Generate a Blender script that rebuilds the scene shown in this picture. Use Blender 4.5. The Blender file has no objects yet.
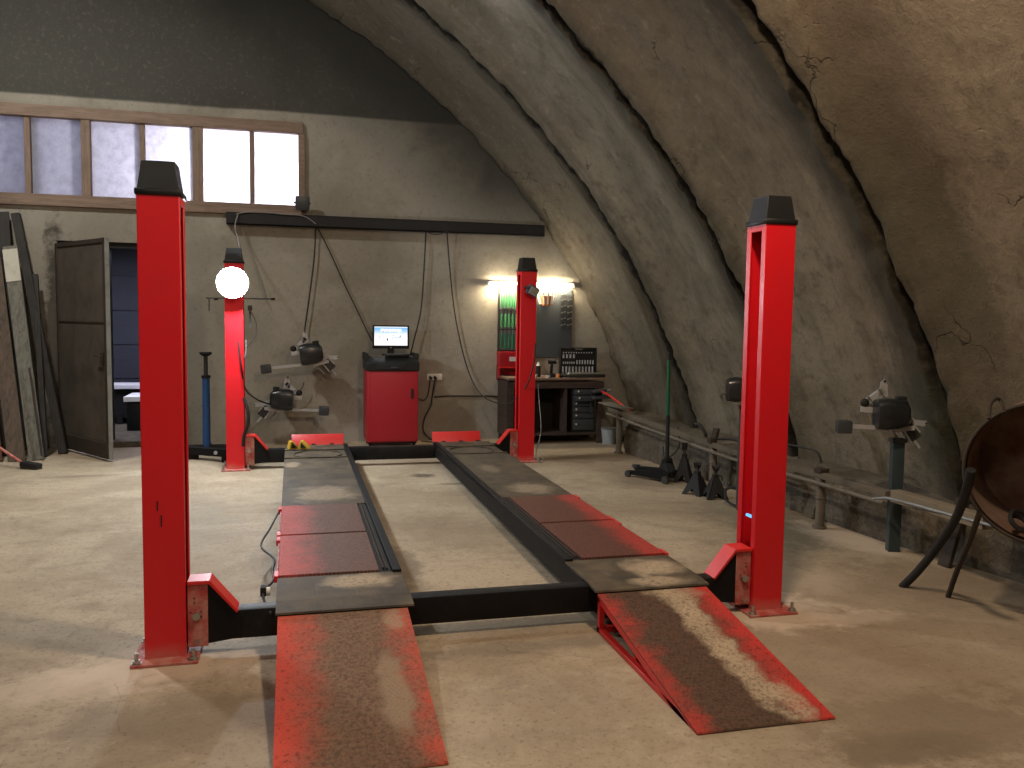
import bpy, bmesh, math, random
from mathutils import Vector, Matrix, Euler, noise
random.seed(7)
PI = math.pi
scene = bpy.context.scene
COL = scene.collection

# ------------------------------------------------------------------ camera
F = 850.586
RX, RY, RZ = 1.494662, -0.0142748, -0.2518182
CAM = Vector((0.673078, -4.144720, 1.613873))
RM = Euler((RX, RY, RZ), 'XYZ').to_matrix()
cd = bpy.data.cameras.new('camera'); cam = bpy.data.objects.new('camera', cd); COL.objects.link(cam)
cam.location = CAM; cam.rotation_euler = (RX, RY, RZ)
cd.sensor_width = 36; cd.lens = F * 36 / 1024; cd.clip_start = 0.05; cd.clip_end = 200
scene.camera = cam

def at(px, py, Y):
    """the point of the plane y = Y seen at a picture position (used only to measure)"""
    d = RM @ Vector(((px - 512) / F, -(py - 384) / F, -1))
    return CAM + d * ((Y - CAM.y) / d.y)

# ------------------------------------------------------------------ node helpers
class NT:
    def __init__(s, name):
        s.m = bpy.data.materials.new(name); s.m.use_nodes = True
        s.t = s.m.node_tree; s.t.nodes.clear()
        s.out = s.t.nodes.new('ShaderNodeOutputMaterial')
    def n(s, typ, ins=None, **kw):
        nd = s.t.nodes.new('ShaderNode' + typ)
        for k, v in kw.items(): setattr(nd, k, v)
        for k, v in (ins or {}).items(): s.set(nd.inputs[k], v)
        return nd
    def set(s, sock, v):
        if isinstance(v, bpy.types.NodeSocket): s.t.links.new(v, sock)
        elif isinstance(v, (tuple, list)) and len(v) == 3 and sock.type == 'RGBA': sock.default_value = (*v, 1)
        else: sock.default_value = v
    def pos(s): return s.n('NewGeometry').outputs['Position']
    def obj(s): return s.n('TexCoord').outputs['Object']
    def math(s, op, a, b=0.0, c=None, clamp=False):
        nd = s.n('Math', operation=op, use_clamp=clamp); s.set(nd.inputs[0], a); s.set(nd.inputs[1], b)
        if c is not None: s.set(nd.inputs[2], c)
        return nd.outputs[0]
    def noise(s, vec, scale, detail=4, rough=.55, dist=0.0, sc=None):
        if sc is not None: vec = s.vm('MULTIPLY', vec, sc)
        nd = s.n('TexNoise', {'Vector': vec, 'Scale': scale, 'Detail': detail, 'Roughness': rough, 'Distortion': dist})
        return nd.outputs['Fac']
    def vm(s, op, a, b):
        nd = s.n('VectorMath', operation=op); s.set(nd.inputs[0], a); s.set(nd.inputs[1], b)
        return nd.outputs['Value'] if op in ('LENGTH', 'DISTANCE', 'DOT_PRODUCT') else nd.outputs['Vector']
    def ramp(s, f, a, b):
        nd = s.n('MapRange', {'Value': f, 'From Min': a, 'From Max': b}, interpolation_type='SMOOTHSTEP'); return nd.outputs['Result']
    def mix(s, f, a, b, mode='MIX'):
        nd = s.n('Mix', data_type='RGBA', blend_type=mode)
        s.set(nd.inputs[0], f); s.set(nd.inputs[6], a if not (isinstance(a, tuple)) else (*a, 1)); s.set(nd.inputs[7], b if not (isinstance(b, tuple)) else (*b, 1))
        return nd.outputs[2]
    def blob(s, vec, c, r, wob=None):
        """soft round patch of its own place, 1 inside"""
        v = s.vm('SUBTRACT', vec, c); v = s.vm('DIVIDE', v, r); l = s.vm('LENGTH', v, (0, 0, 0))
        if wob is not None: l = s.math('ADD', l, s.math('MULTIPLY', s.math('SUBTRACT', wob, .5), 2.6))
        return s.ramp(l, 1.35, .55)
    def fin(s, color, rough=.5, metal=0.0, bump=None, strength=.3, dist=.01, **kw):
        b = s.n('BsdfPrincipled'); s.set(b.inputs['Base Color'], color); s.set(b.inputs['Roughness'], rough); s.set(b.inputs['Metallic'], metal)
        for k, v in kw.items(): s.set(b.inputs[k], v)
        if bump is not None:
            bp = s.n('Bump', {'Height': bump, 'Strength': strength, 'Distance': dist}); s.t.links.new(bp.outputs[0], b.inputs['Normal'])
        s.t.links.new(b.outputs[0], s.out.inputs[0]); return s.m

def paint(name, col, rough=.45, dirt=.25, dcol=(.05, .04, .03), metal=0.0, scale=8.0, dust=0.0, spec=.4):
    t = NT(name); p = t.pos()
    a = t.noise(p, scale, 6, .65); b = t.noise(p, scale * 7, 3, .6)
    c = t.mix(t.math('MULTIPLY', t.ramp(a, .45, .8), dirt), col, dcol)
    c = t.mix(t.math('MULTIPLY', t.ramp(b, .6, .85), dirt * .8), c, dcol)
    if dust: c = t.mix(t.math('MULTIPLY', t.ramp(a, .7, .3), dust), c, (.38, .32, .25))
    r = t.math('ADD', rough - .08, t.math('MULTIPLY', a, .2))
    return t.fin(c, r, metal, bump=b, strength=.08, dist=.003, **{'Specular IOR Level': spec})

M = {}
# ---- red enamel of the columns, dusty at the foot
t = NT('red_enamel'); p = t.pos()
a = t.noise(p, 5, 6, .65); b = t.noise(p, 60, 3, .6); st = t.noise(p, 9, 5, .7, sc=(1, 1, .12))
sep = t.n('SeparateXYZ', {0: p}).outputs
c = t.mix(t.math('MULTIPLY', t.ramp(a, .45, .75), .22), (.70, .008, .016), (.52, .012, .018))
c = t.mix(t.math('MULTIPLY', t.ramp(st, .6, .8), .15), c, (.24, .03, .03))
ft = t.ramp(t.math('ADD', sep[2], t.math('MULTIPLY', a, .12)), .15, .05)
c = t.mix(t.math('MULTIPLY', ft, .55), c, (.55, .30, .24))
M['red'] = t.fin(c, t.math('ADD', .30, t.math('MULTIPLY', a, .22)), 0, bump=b, strength=.05, dist=.002)
# ---- dusty red brackets and base plates
t = NT('dusty_red_paint'); p = t.pos(); a = t.noise(p, 14, 6, .7); b = t.noise(p, 45, 3, .6)
c = t.mix(t.ramp(a, .35, .65), (.42, .05, .045), (.50, .22, .18)); c = t.mix(t.math('MULTIPLY', t.ramp(b, .62, .75), .5), c, (.12, .07, .05))
M['dusty_red'] = t.fin(c, .6, 0, bump=b, strength=.1, dist=.003)
t = NT('bright_red_paint'); p = t.pos(); a = t.noise(p, 10, 6, .7)
c = t.mix(t.math('MULTIPLY', t.ramp(a, .5, .75), .35), (.68, .025, .022), (.42, .03, .03))
M['bright_red'] = t.fin(c, .42)

def tread(name, base, red, mode):
    """checkered steel sheet: fine raised pattern, red paint left on the edges, dirt pressed into the wheel path"""
    t = NT(name); p = t.pos(); x, y, z = t.n('SeparateXYZ', {0: p}).outputs
    a = t.noise(p, 6, 6, .7); b = t.noise(p, 55, 4, .7); big = t.noise(p, 2.2, 4, .6)
    k = 300.0
    u = t.math('SINE', t.math('MULTIPLY', t.math('ADD', x, t.math('MULTIPLY', y, .6)), k))
    v = t.math('SINE', t.math('MULTIPLY', t.math('SUBTRACT', x, t.math('MULTIPLY', y, .6)), k))
    ck = t.ramp(t.math('ADD', u, v), .35, 1.1)
    cen, half = mode['cen'], mode['half']
    dx = t.math('ABSOLUTE', t.math('SUBTRACT', x, cen)); dx = t.math('DIVIDE', dx, half)
    dirt = t.ramp(t.math('ADD', dx, t.math('MULTIPLY', t.math('SUBTRACT', a, .5), mode.get('wob', .9))), mode.get('d1', .95), mode.get('d0', .45))
    dirt = t.math('MULTIPLY', dirt, mode.get('dirt', 1.0))
    c = t.mix(t.ramp(b, .52, .72), red, tuple(q * .35 for q in red))
    brown = t.mix(t.ramp(b, .35, .7), base, tuple(q * .5 for q in base))
    brown = t.mix(t.math('MULTIPLY', t.ramp(t.noise(p, 90, 3, .7), .58, .72), mode.get('spk', .5)), brown, red)
    brown = t.mix(t.math('MULTIPLY', t.ramp(t.noise(p, 130, 4, .8), .54, .64), .6), brown, tuple(q * .22 for q in base))
    c = t.mix(dirt, c, brown)
    c = t.mix(t.math('MULTIPLY', ck, mode.get('ck', .18)), c, mode.get('ckc', (.45, .30, .25)))
    for (bx, by, rx, ry, amt) in mode.get('sand', []):
        m = t.blob(p, (bx, by, .1), (rx, ry, 9), a)
        c = t.mix(t.math('MULTIPLY', m, t.math('MULTIPLY', t.ramp(b, .25, .6), amt)), c, (.46, .36, .24))
    h = t.math('ADD', t.math('MULTIPLY', ck, .6), t.math('MULTIPLY', b, .7))
    return t.fin(c, mode.get('rough', .75), mode.get('metal', .0), bump=h, strength=.5, dist=.004, **{'Specular IOR Level': .2})

BR = (.075, .052, .034)
M['ramp_l'] = tread('ramp_sheet_left', (.20, .145, .092), (.62, .075, .045), dict(spk=.3, cen=.95, half=.33, ck=0, d1=1.15, d0=.3, wob=1.0, dirt=.95, sand=[(1.07, -.75, .06, .3, .45), (1.13, -.2, .05, .1, .5)]))
M['ramp_r'] = tread('ramp_sheet_right', (.092, .066, .042), (.50, .04, .032), dict(cen=2.47, half=.27, ck=0, d1=1.35, d0=.5, wob=1.3, dirt=.97,
            sand=[(2.60, -.22, .08, .22, .75), (2.60, -.5, .075, .3, .8), (2.62, -.85, .075, .28, .85), (2.70, -1.08, .06, .16, .8), (2.62, -.12, .14, .07, .6)]))
M['slip_l'] = tread('slip_plate_sheet_left', (.105, .082, .062), (.50, .085, .08), dict(cen=1.06, half=.46, spk=.15, ck=.28, ckc=(.33, .25, .21), d1=.98, d0=.4, wob=.7, dirt=.9, rough=.65))
M['slip_r'] = tread('slip_plate_sheet_right', (.075, .052, .038), (.40, .045, .035), dict(cen=2.42, half=.36, spk=.2, ck=.22, ckc=(.20, .12, .09), d1=1.0, d0=.55, wob=.6, dirt=.85, rough=.6))
# ---- dark deck steel with dried mud patches
t = NT('dirty_deck_steel'); p = t.pos(); a = t.noise(p, 5, 6, .7); b = t.noise(p, 40, 4, .7); st = t.noise(p, 6, 5, .7, sc=(4, .6, 1))
c = t.mix(t.ramp(a, .35, .7), (.052, .043, .032), (.125, .096, .062)); c = t.mix(t.math('MULTIPLY', t.ramp(b, .55, .75), .5), c, (.03, .027, .025))
c = t.mix(t.math('MULTIPLY', t.ramp(st, .55, .75), .3), c, (.2, .18, .15))
for (bx, by, rx, ry, amt) in [(1.02, .33, .17, .12, .9), (.90, 2.62, .24, .28, .65), (2.66, .25, .16, .15, .95), (2.60, .0, .16, .06, .8), (2.58, 2.55, .18, .2, .6), (.66, 4.0, .07, .14, .6), (2.44, 3.5, .08, .2, .35)]:
    c = t.mix(t.math('MULTIPLY', t.blob(p, (bx, by, .2), (rx, ry, 9), a), t.math('MULTIPLY', t.ramp(b, .2, .55), amt)), c, (.42, .33, .225))
M['deck'] = t.fin(c, t.math('ADD', .5, t.math('MULTIPLY', a, .35)), 0, bump=b, strength=.3, dist=.005, **{'Specular IOR Level': .25})

M['black'] = paint('black_paint', (.006, .006, .007), .6, .4, (.02, .018, .016), spec=.2)
M['black_plastic'] = paint('black_plastic', (.011, .012, .013), .45, .1, (.03, .028, .026), spec=.3)
M['sensor_plastic'] = paint('sensor_plastic', (.016, .019, .022), .28, .1, (.04, .04, .038), spec=.6)
M['matte_black'] = paint('matte_black', (.012, .012, .013), .7, .3, (.05, .045, .04))
M['black_scuffed'] = paint('scuffed_black_beam', (.008, .008, .009), .5, .22, (.10, .085, .065), scale=3, spec=.2)
M['dark_grey'] = paint('dark_grey_plastic', (.045, .052, .058), .35, .2)
M['steel_dark'] = paint('dark_steel', (.07, .07, .07), .45, .3, metal=.6)
M['steel'] = paint('bare_steel', (.45, .44, .42), .35, .3, metal=.9)
M['alu'] = paint('aluminium', (.50, .51, .52), .35, .25, metal=.35)
M['teal_steel'] = paint('blue_black_steel_tube', (.035, .055, .062), .4, .3, (.02, .015, .01))
M['blue'] = paint('blue_paint', (.03, .10, .28), .4, .35)
M['green_paint'] = paint('green_paint', (.005, .10, .045), .4, .3)
M['rust'] = paint('rusty_steel', (.085, .045, .026), .8, .5, (.02, .014, .01), scale=6, dust=.15)
M['rust_inner'] = paint('rust_red_inner_steel', (.14, .066, .040), .85, .5, (.05, .03, .02), scale=5, dust=.3)
M['dark_rust'] = paint('dark_rust', (.035, .026, .02), .75, .5, (.09, .05, .03), scale=9)
M['board_dirty'] = paint('dirty_board', (.13, .108, .078), .8, .6, (.05, .04, .03), scale=5)
M['beam_wood'] = paint('worn_beam', (.20, .165, .115), .8, .5, (.07, .055, .04), scale=6)
M['grey_paint'] = paint('old_grey_paint', (.17, .165, .14), .7, .6, (.05, .04, .03), scale=6)
M['leg_pipe'] = paint('painted_pipe', (.16, .14, .11), .7, .6, (.06, .035, .02), scale=9)
M['cart_red'] = paint('cabinet_red', (.36, .012, .022), .45, .15, (.15, .01, .012), scale=3)
M['box_red'] = paint('rack_red', (.42, .012, .02), .4, .15, (.15, .01, .012))
M['white'] = paint('white_plastic', (.75, .74, .70), .45, .15)
M['cable'] = paint('black_rubber', (.015, .014, .014), .55, .2)
M['cable_grey'] = paint('grey_cable', (.22, .21, .20), .55, .2)
M['yellow'] = paint('yellow_plastic', (.55, .36, .03), .5, .5)
M['yellow_cloth'] = paint('yellow_rag', (.55, .46, .12), .9, .3)
M['orange'] = paint('orange_plastic', (.75, .26, .07), .5, .2)
M['board_dark'] = paint('dark_tool_board', (.05, .06, .068), .65, .3, (.09, .09, .09), scale=4)
M['case_black'] = paint('tool_case_plastic', (.014, .014, .013), .5, .3, (.06, .055, .04))
M['green_plastic'] = paint('green_plastic', (.07, .28, .12), .5, .2)
M['green_dark'] = paint('dark_green_plastic', (.02, .16, .09), .5, .2)
M['gate'] = paint('blue_grey_gate_panel', (.075, .082, .11), .55, .2, (.08, .09, .12), scale=4)
M['snow'] = paint('white_painted_lid', (.8, .8, .85), .6, .1)
M['galv'] = paint('galvanised_steel', (.30, .32, .33), .4, .4, metal=.5)
M['old_white'] = paint('worn_white_paint', (.52, .50, .42), .7, .5, (.2, .17, .12), scale=8)
M['clear_dirty'] = paint('grey_bucket_plastic', (.30, .33, .35), .5, .3)

def wood(name, c1, c2, ax=2, sc=3.0, rough=.75):
    t = NT(name); p = t.pos(); s = [1, 1, 1]; s = [8, 8, 8]; s[ax] = .7
    g = t.noise(p, sc, 6, .7, 1.2, sc=tuple(s)); b = t.noise(p, 4, 5, .6)
    c = t.mix(t.ramp(g, .35, .7), c1, c2); c = t.mix(t.math('MULTIPLY', t.ramp(b, .5, .8), .4), c, tuple(q * .35 for q in c1))
    return t.fin(c, rough, 0, bump=g, strength=.25, dist=.004)
M['frame_wood'] = wood('window_wood', (.25, .175, .13), (.16, .11, .08), 0)
M['frame_wood_v'] = wood('window_wood_upright', (.25, .175, .13), (.16, .11, .08), 2)
M['plank'] = wood('old_board_brown', (.11, .075, .05), (.05, .035, .025), 2)
M['plank_grey'] = wood('old_board_grey', (.17, .16, .13), (.08, .075, .06), 2)
M['plank_rust'] = wood('old_board_red_brown', (.15, .055, .03), (.06, .03, .02), 2)
M['plank_dark'] = wood('old_board_dark', (.035, .032, .03), (.016, .014, .013), 2)
M['bench_wood'] = wood('bench_wood_dark', (.060, .035, .025), (.025, .016, .013), 0)
M['bench_top'] = wood('bench_worktop', (.19, .125, .085), (.09, .05, .035), 0)

# ---- plaster of the arched shell
t = NT('shell_plaster'); p = t.pos(); x, y, z = t.n('SeparateXYZ', {0: p}).outputs
a = t.noise(p, .8, 5, .6, .4); b = t.noise(p, 5, 7, .7); f = t.noise(p, 45, 6, .75); s_ = t.noise(p, 1.7, 6, .65, .6, sc=(.35, 2.6, .35))
c = t.mix(t.ramp(a, .35, .65), (.265, .232, .170), (.165, .143, .102))
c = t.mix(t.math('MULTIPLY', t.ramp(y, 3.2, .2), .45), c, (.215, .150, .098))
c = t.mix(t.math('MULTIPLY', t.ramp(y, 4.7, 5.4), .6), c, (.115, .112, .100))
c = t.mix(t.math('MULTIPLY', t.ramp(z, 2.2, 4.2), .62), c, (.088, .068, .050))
c = t.mix(t.math('MULTIPLY', t.ramp(s_, .48, .72), .55), c, (.10, .088, .06))
c = t.mix(t.math('MULTIPLY', t.ramp(b, .50, .66), .6), c, (.09, .072, .05))
g3 = t.noise(p, 16, 7, .8)
c = t.mix(t.math('MULTIPLY', t.ramp(g3, .50, .64), .34), c, (.095, .078, .055))
c = t.mix(t.math('MULTIPLY', t.ramp(g3, .46, .34), .3), c, (.31, .265, .195))
c = t.mix(t.math('MULTIPLY', t.ramp(b, .42, .26), .45), c, (.34, .285, .205))
c = t.mix(t.math('MULTIPLY', t.ramp(f, .60, .72), .6), c, (.07, .055, .04))
c = t.mix(t.math('MULTIPLY', t.ramp(f, .38, .28), .3), c, (.38, .32, .24))
# bitumen and dirt in the joints between panels, seam shading painted alongside
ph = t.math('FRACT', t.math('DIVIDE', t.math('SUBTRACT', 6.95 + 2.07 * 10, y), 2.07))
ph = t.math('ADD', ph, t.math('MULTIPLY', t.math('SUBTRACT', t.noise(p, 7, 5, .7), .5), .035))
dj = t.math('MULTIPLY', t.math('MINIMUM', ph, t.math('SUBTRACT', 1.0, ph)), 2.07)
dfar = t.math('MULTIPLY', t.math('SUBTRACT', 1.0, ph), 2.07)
c = t.mix(t.math('MULTIPLY', t.ramp(t.math('ADD', dfar, t.math('MULTIPLY', t.math('SUBTRACT', s_, .5), .5)), .60, .04), .88), c, (.034, .031, .024))  # band on the far side of each joint: mostly painted shade, some soot
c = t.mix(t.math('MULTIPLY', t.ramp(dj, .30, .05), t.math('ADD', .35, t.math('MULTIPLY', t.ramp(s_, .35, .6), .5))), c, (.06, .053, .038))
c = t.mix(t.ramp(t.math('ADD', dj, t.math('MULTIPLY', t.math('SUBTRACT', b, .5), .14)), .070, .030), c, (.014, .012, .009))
# shadow painted on the camera side of the third joint, other dark patches, cracks
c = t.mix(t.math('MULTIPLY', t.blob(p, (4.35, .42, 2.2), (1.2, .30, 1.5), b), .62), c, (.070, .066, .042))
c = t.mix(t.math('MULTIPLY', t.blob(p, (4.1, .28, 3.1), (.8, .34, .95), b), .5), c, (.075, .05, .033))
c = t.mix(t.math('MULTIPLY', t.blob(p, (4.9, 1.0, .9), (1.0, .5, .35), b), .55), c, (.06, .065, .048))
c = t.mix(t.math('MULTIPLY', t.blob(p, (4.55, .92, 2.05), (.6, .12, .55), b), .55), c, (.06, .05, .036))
wv = t.vm('ADD', p, t.vm('MULTIPLY', t.n('TexNoise', {'Vector': p, 'Scale': 2.5, 'Detail': 4}).outputs['Color'], (.9, .9, .9)))
cr = t.n('TexVoronoi', {'Vector': wv, 'Scale': .75}, feature='DISTANCE_TO_EDGE').outputs['Distance']
crm = t.math('MULTIPLY', t.ramp(cr, .006, .001), t.ramp(t.noise(p, .9, 2, .5), .58, .64))
c = t.mix(t.math('MULTIPLY', crm, .8), c, (.04, .032, .022))
pit = t.ramp(t.n('TexVoronoi', {'Vector': wv, 'Scale': 9.0}).outputs['Distance'], .10, .02)
h = t.math('SUBTRACT', t.math('ADD', t.math('ADD', t.math('MULTIPLY', b, .5), t.math('MULTIPLY', g3, .3)), t.math('MULTIPLY', f, .22)), t.math('ADD', t.math('MULTIPLY', crm, .35), t.math('MULTIPLY', pit, .25)))
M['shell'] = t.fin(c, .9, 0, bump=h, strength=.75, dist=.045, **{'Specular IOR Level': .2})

# ---- back wall plaster: bare below, soot near the shell and above the patch line
t = NT('wall_plaster'); p = t.pos(); x, y, z = t.n('SeparateXYZ', {0: p}).outputs
a = t.noise(p, 1.1, 6, .62, .5); b = t.noise(p, 6, 7, .7); f = t.noise(p, 50, 5, .7)
c = t.mix(t.ramp(a, .35, .65), (.345, .322, .272), (.26, .240, .198))
c = t.mix(t.math('MULTIPLY', t.ramp(b, .55, .75), .4), c, (.14, .122, .095))
c = t.mix(t.math('MULTIPLY', t.ramp(b, .38, .25), .3), c, (.36, .33, .27))
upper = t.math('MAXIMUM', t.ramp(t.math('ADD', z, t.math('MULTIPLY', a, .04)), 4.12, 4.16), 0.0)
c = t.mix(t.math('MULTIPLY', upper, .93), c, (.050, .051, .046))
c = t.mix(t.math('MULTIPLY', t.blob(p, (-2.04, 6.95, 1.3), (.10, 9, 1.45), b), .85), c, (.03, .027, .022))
g3 = t.noise(p, 18, 7, .75)
c = t.mix(t.math('MULTIPLY', t.ramp(g3, .52, .66), .4), c, (.16, .145, .115))
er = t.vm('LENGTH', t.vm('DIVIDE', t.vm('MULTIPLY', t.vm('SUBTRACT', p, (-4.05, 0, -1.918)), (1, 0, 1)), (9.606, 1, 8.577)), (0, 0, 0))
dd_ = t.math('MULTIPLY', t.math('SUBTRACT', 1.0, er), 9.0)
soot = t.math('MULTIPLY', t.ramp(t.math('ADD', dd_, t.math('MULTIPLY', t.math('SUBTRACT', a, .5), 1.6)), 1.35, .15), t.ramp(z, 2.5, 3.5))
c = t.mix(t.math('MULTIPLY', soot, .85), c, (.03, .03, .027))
c = t.mix(t.math('MULTIPLY', t.blob(p, (-1.5, 6.95, 1.2), (1.1, 9, 1.5), a), .25), c, (.12, .105, .085))
h = t.math('ADD', t.math('MULTIPLY', b, .5), t.math('MULTIPLY', f, .15))
h = t.math('SUBTRACT', h, t.math('MULTIPLY', upper, .25))
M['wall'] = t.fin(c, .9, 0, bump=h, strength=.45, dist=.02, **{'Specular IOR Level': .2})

# ---- concrete floor
t = NT('floor_concrete'); p = t.pos(); x, y, z = t.n('SeparateXYZ', {0: p}).outputs
a = t.noise(p, .9, 6, .62, .6); b = t.noise(p, 4.5, 7, .7, .3); f = t.noise(p, 40, 6, .75); g2 = t.noise(p, 1.6, 5, .6, 1.0, sc=(1, 2.2, 1))
f2 = t.noise(p, 16, 6, .75)
c = t.mix(t.ramp(a, .35, .65), (.47, .385, .275), (.34, .27, .185))
c = t.mix(t.math('MULTIPLY', t.ramp(g2, .50, .70), .38), c, (.21, .16, .11))
c = t.mix(t.math('MULTIPLY', t.ramp(b, .55, .72), .45), c, (.185, .135, .09))
c = t.mix(t.math('MULTIPLY', t.ramp(b, .40, .28), .5), c, (.56, .47, .34))
c = t.mix(t.math('MULTIPLY', t.ramp(f, .53, .66), .75), c, (.16, .12, .08))
c = t.mix(t.math('MULTIPLY', t.ramp(f2, .52, .66), .42), c, (.21, .16, .11))
f3 = t.noise(p, 110, 4, .8)
c = t.mix(t.math('MULTIPLY', t.ramp(f3, .56, .66), .5), c, (.17, .13, .09))
c = t.mix(t.math('MULTIPLY', t.ramp(f2, .42, .30), .5), c, (.60, .52, .39))
sp = t.n('TexVoronoi', {'Vector': p, 'Scale': 6.0}).outputs['Distance']
c = t.mix(t.math('MULTIPLY', t.ramp(sp, .055, .03), t.math('MULTIPLY', t.ramp(t.noise(p, 1.3, 2, .5), .5, .6), .7)), c, (.07, .05, .035))
for (bx, by, rx, ry, amt, cc) in [
        (1.95, 4.45, .13, .10, .8, (.06, .045, .03)), (2.2, 3.95, .2, .05, .6, (.08, .06, .04)),
        (1.85, 2.2, .45, .5, .35, (.17, .125, .08)), (1.35, 1.3, .12, .45, .6, (.10, .07, .045)),
        (3.2, -1.35, .55, .32, .6, (.13, .095, .06)), (2.9, -1.5, .3, .12, .5, (.10, .07, .045)),
        (4.5, 1.9, .55, 1.0, .6, (.13, .12, .085)), (4.2, 5.2, .9, .3, .6, (.12, .08, .05)), (4.3, 3.9, .5, .5, .35, (.13, .1, .07)),
        (3.9, -.5, 1.9, 1.3, .38, (.25, .18, .115)), (.25, -.62, .6, .2, .5, (.17, .13, .09)), (1.7, -.2, .9, .07, .45, (.15, .12, .09)), (.9, -.9, 2.5, .3, .2, (.2, .15, .1)), (-.9, -.2, .35, .4, .25, (.2, .15, .10)),
        (-1.3, 5.0, .35, .07, .5, (.17, .13, .09)), (4.5, .3, .5, .4, .35, (.13, .09, .06)),
        (-.1, 2.8, .3, .9, .35, (.26, .25, .20))]:
    c = t.mix(t.math('MULTIPLY', t.blob(p, (bx, by, 0), (rx, ry, 9), b), amt), c, cc)
for (bx, by, rx, ry, amt) in [(.1, -.05, .42, .22, .75), (3.25, .0, .42, .26, .8), (3.75, .55, .3, .35, .3), (4.75, 1.35, .25, .5, .7), (-.25, -.2, .35, .16, .5), (3.65, -.2, .35, .1, .5)]:
    c = t.mix(t.math('MULTIPLY', t.blob(p, (bx, by, 0), (rx, ry, 9), b), amt), c, (.60, .49, .38))
wv = t.vm('ADD', p, t.vm('MULTIPLY', t.n('TexNoise', {'Vector': p, 'Scale': 1.7, 'Detail': 5}).outputs['Color'], (.8, .8, 0)))
cr = t.n('TexVoronoi', {'Vector': wv, 'Scale': .55}, feature='DISTANCE_TO_EDGE').outputs['Distance']
crm = t.math('MULTIPLY', t.ramp(cr, .003, .0005), t.ramp(t.noise(p, .8, 2, .5), .60, .64))
c = t.mix(t.math('MULTIPLY', crm, .25), c, (.07, .05, .035))
h = t.math('ADD', t.math('MULTIPLY', b, .4), t.math('MULTIPLY', f, .3)); h = t.math('SUBTRACT', h, t.math('MULTIPLY', crm, .4))
M['floor'] = t.fin(c, t.math('ADD', .55, t.math('MULTIPLY', a, .3)), 0, bump=h, strength=.3, dist=.012, **{'Specular IOR Level': .35})
t = NT('plinth_concrete'); p = t.pos(); b = t.noise(p, 5, 7, .75, .6); a = t.noise(p, 1.8, 5, .6)
c = t.mix(t.ramp(b, .3, .7), (.17, .145, .105), (.10, .083, .06)); c = t.mix(t.math('MULTIPLY', t.ramp(a, .55, .7), .6), c, (.33, .28, .21))
c = t.mix(t.math('MULTIPLY', t.ramp(t.noise(p, 22, 6, .75), .4, .65), .55), c, (.05, .042, .03))
M['plinth'] = t.fin(c, .9, 0, bump=b, strength=.8, dist=.05)

def emis(name, col, st):
    t = NT(name); e = t.n('Emission', {'Color': (*col, 1), 'Strength': st}); t.t.links.new(e.outputs[0], t.out.inputs[0]); return t.m
M['led_cool'] = emis('lit_led_cool', (.86, .94, 1.0), 60)
M['tube_warm'] = emis('lit_tube_warm', (1.0, .86, .62), 30)
M['led_ceiling'] = emis('lit_ceiling_led', (.85, .95, 1.0), 40)
M['lamp_hall'] = emis('lit_hall_lamp', (1.0, .84, .62), 6)
M['dial'] = emis('blue_indicator', (.12, .45, .95), 1.6)
# frosted, dusty panes: translucent to what is outside
t = NT('frosted_pane'); p = t.pos(); b = t.noise(p, 9, 6, .7); d = t.noise(p, 24, 4, .7)
c = t.mix(t.ramp(b, .35, .7), (.78, .77, .82), (.62, .61, .66)); c = t.mix(t.ramp(d, .70, .76), c, (.25, .24, .27))
tr = t.n('BsdfTranslucent', {'Color': c}); gl = t.n('BsdfDiffuse', {'Color': (.35, .35, .37, 1)})
mx = t.n('MixShader', {0: .15, 1: tr.outputs[0], 2: gl.outputs[0]}); t.t.links.new(mx.outputs[0], t.out.inputs[0]); M['pane'] = t.m
# ---- monitor picture: white bar, blue sky fading to white (the picture on a screen)
t = NT('screen_picture'); o = t.obj(); x, y, z = t.n('SeparateXYZ', {0: o}).outputs
c = t.mix(t.ramp(z, -.02, .10), (1, 1, 1), (.22, .48, .85)); c = t.mix(t.ramp(z, .108, .112), c, (1, 1, 1))
e = t.n('Emission', {'Color': c, 'Strength': 1.25}); t.t.links.new(e.outputs[0], t.out.inputs[0]); M['screen'] = t.m
M['scr_white'] = emis('screen_white', (1, 1, 1), 1.3); M['scr_red'] = emis('screen_red', (.75, .35, .38), 1.0)
M['scr_grey'] = emis('screen_grey', (.25, .3, .42), 1.0); M['scr_dark'] = emis('screen_dark', (.05, .1, .14), 1.0); M['scr_blue'] = emis('screen_pale_blue', (.6, .72, .92), 1.1)

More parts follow.
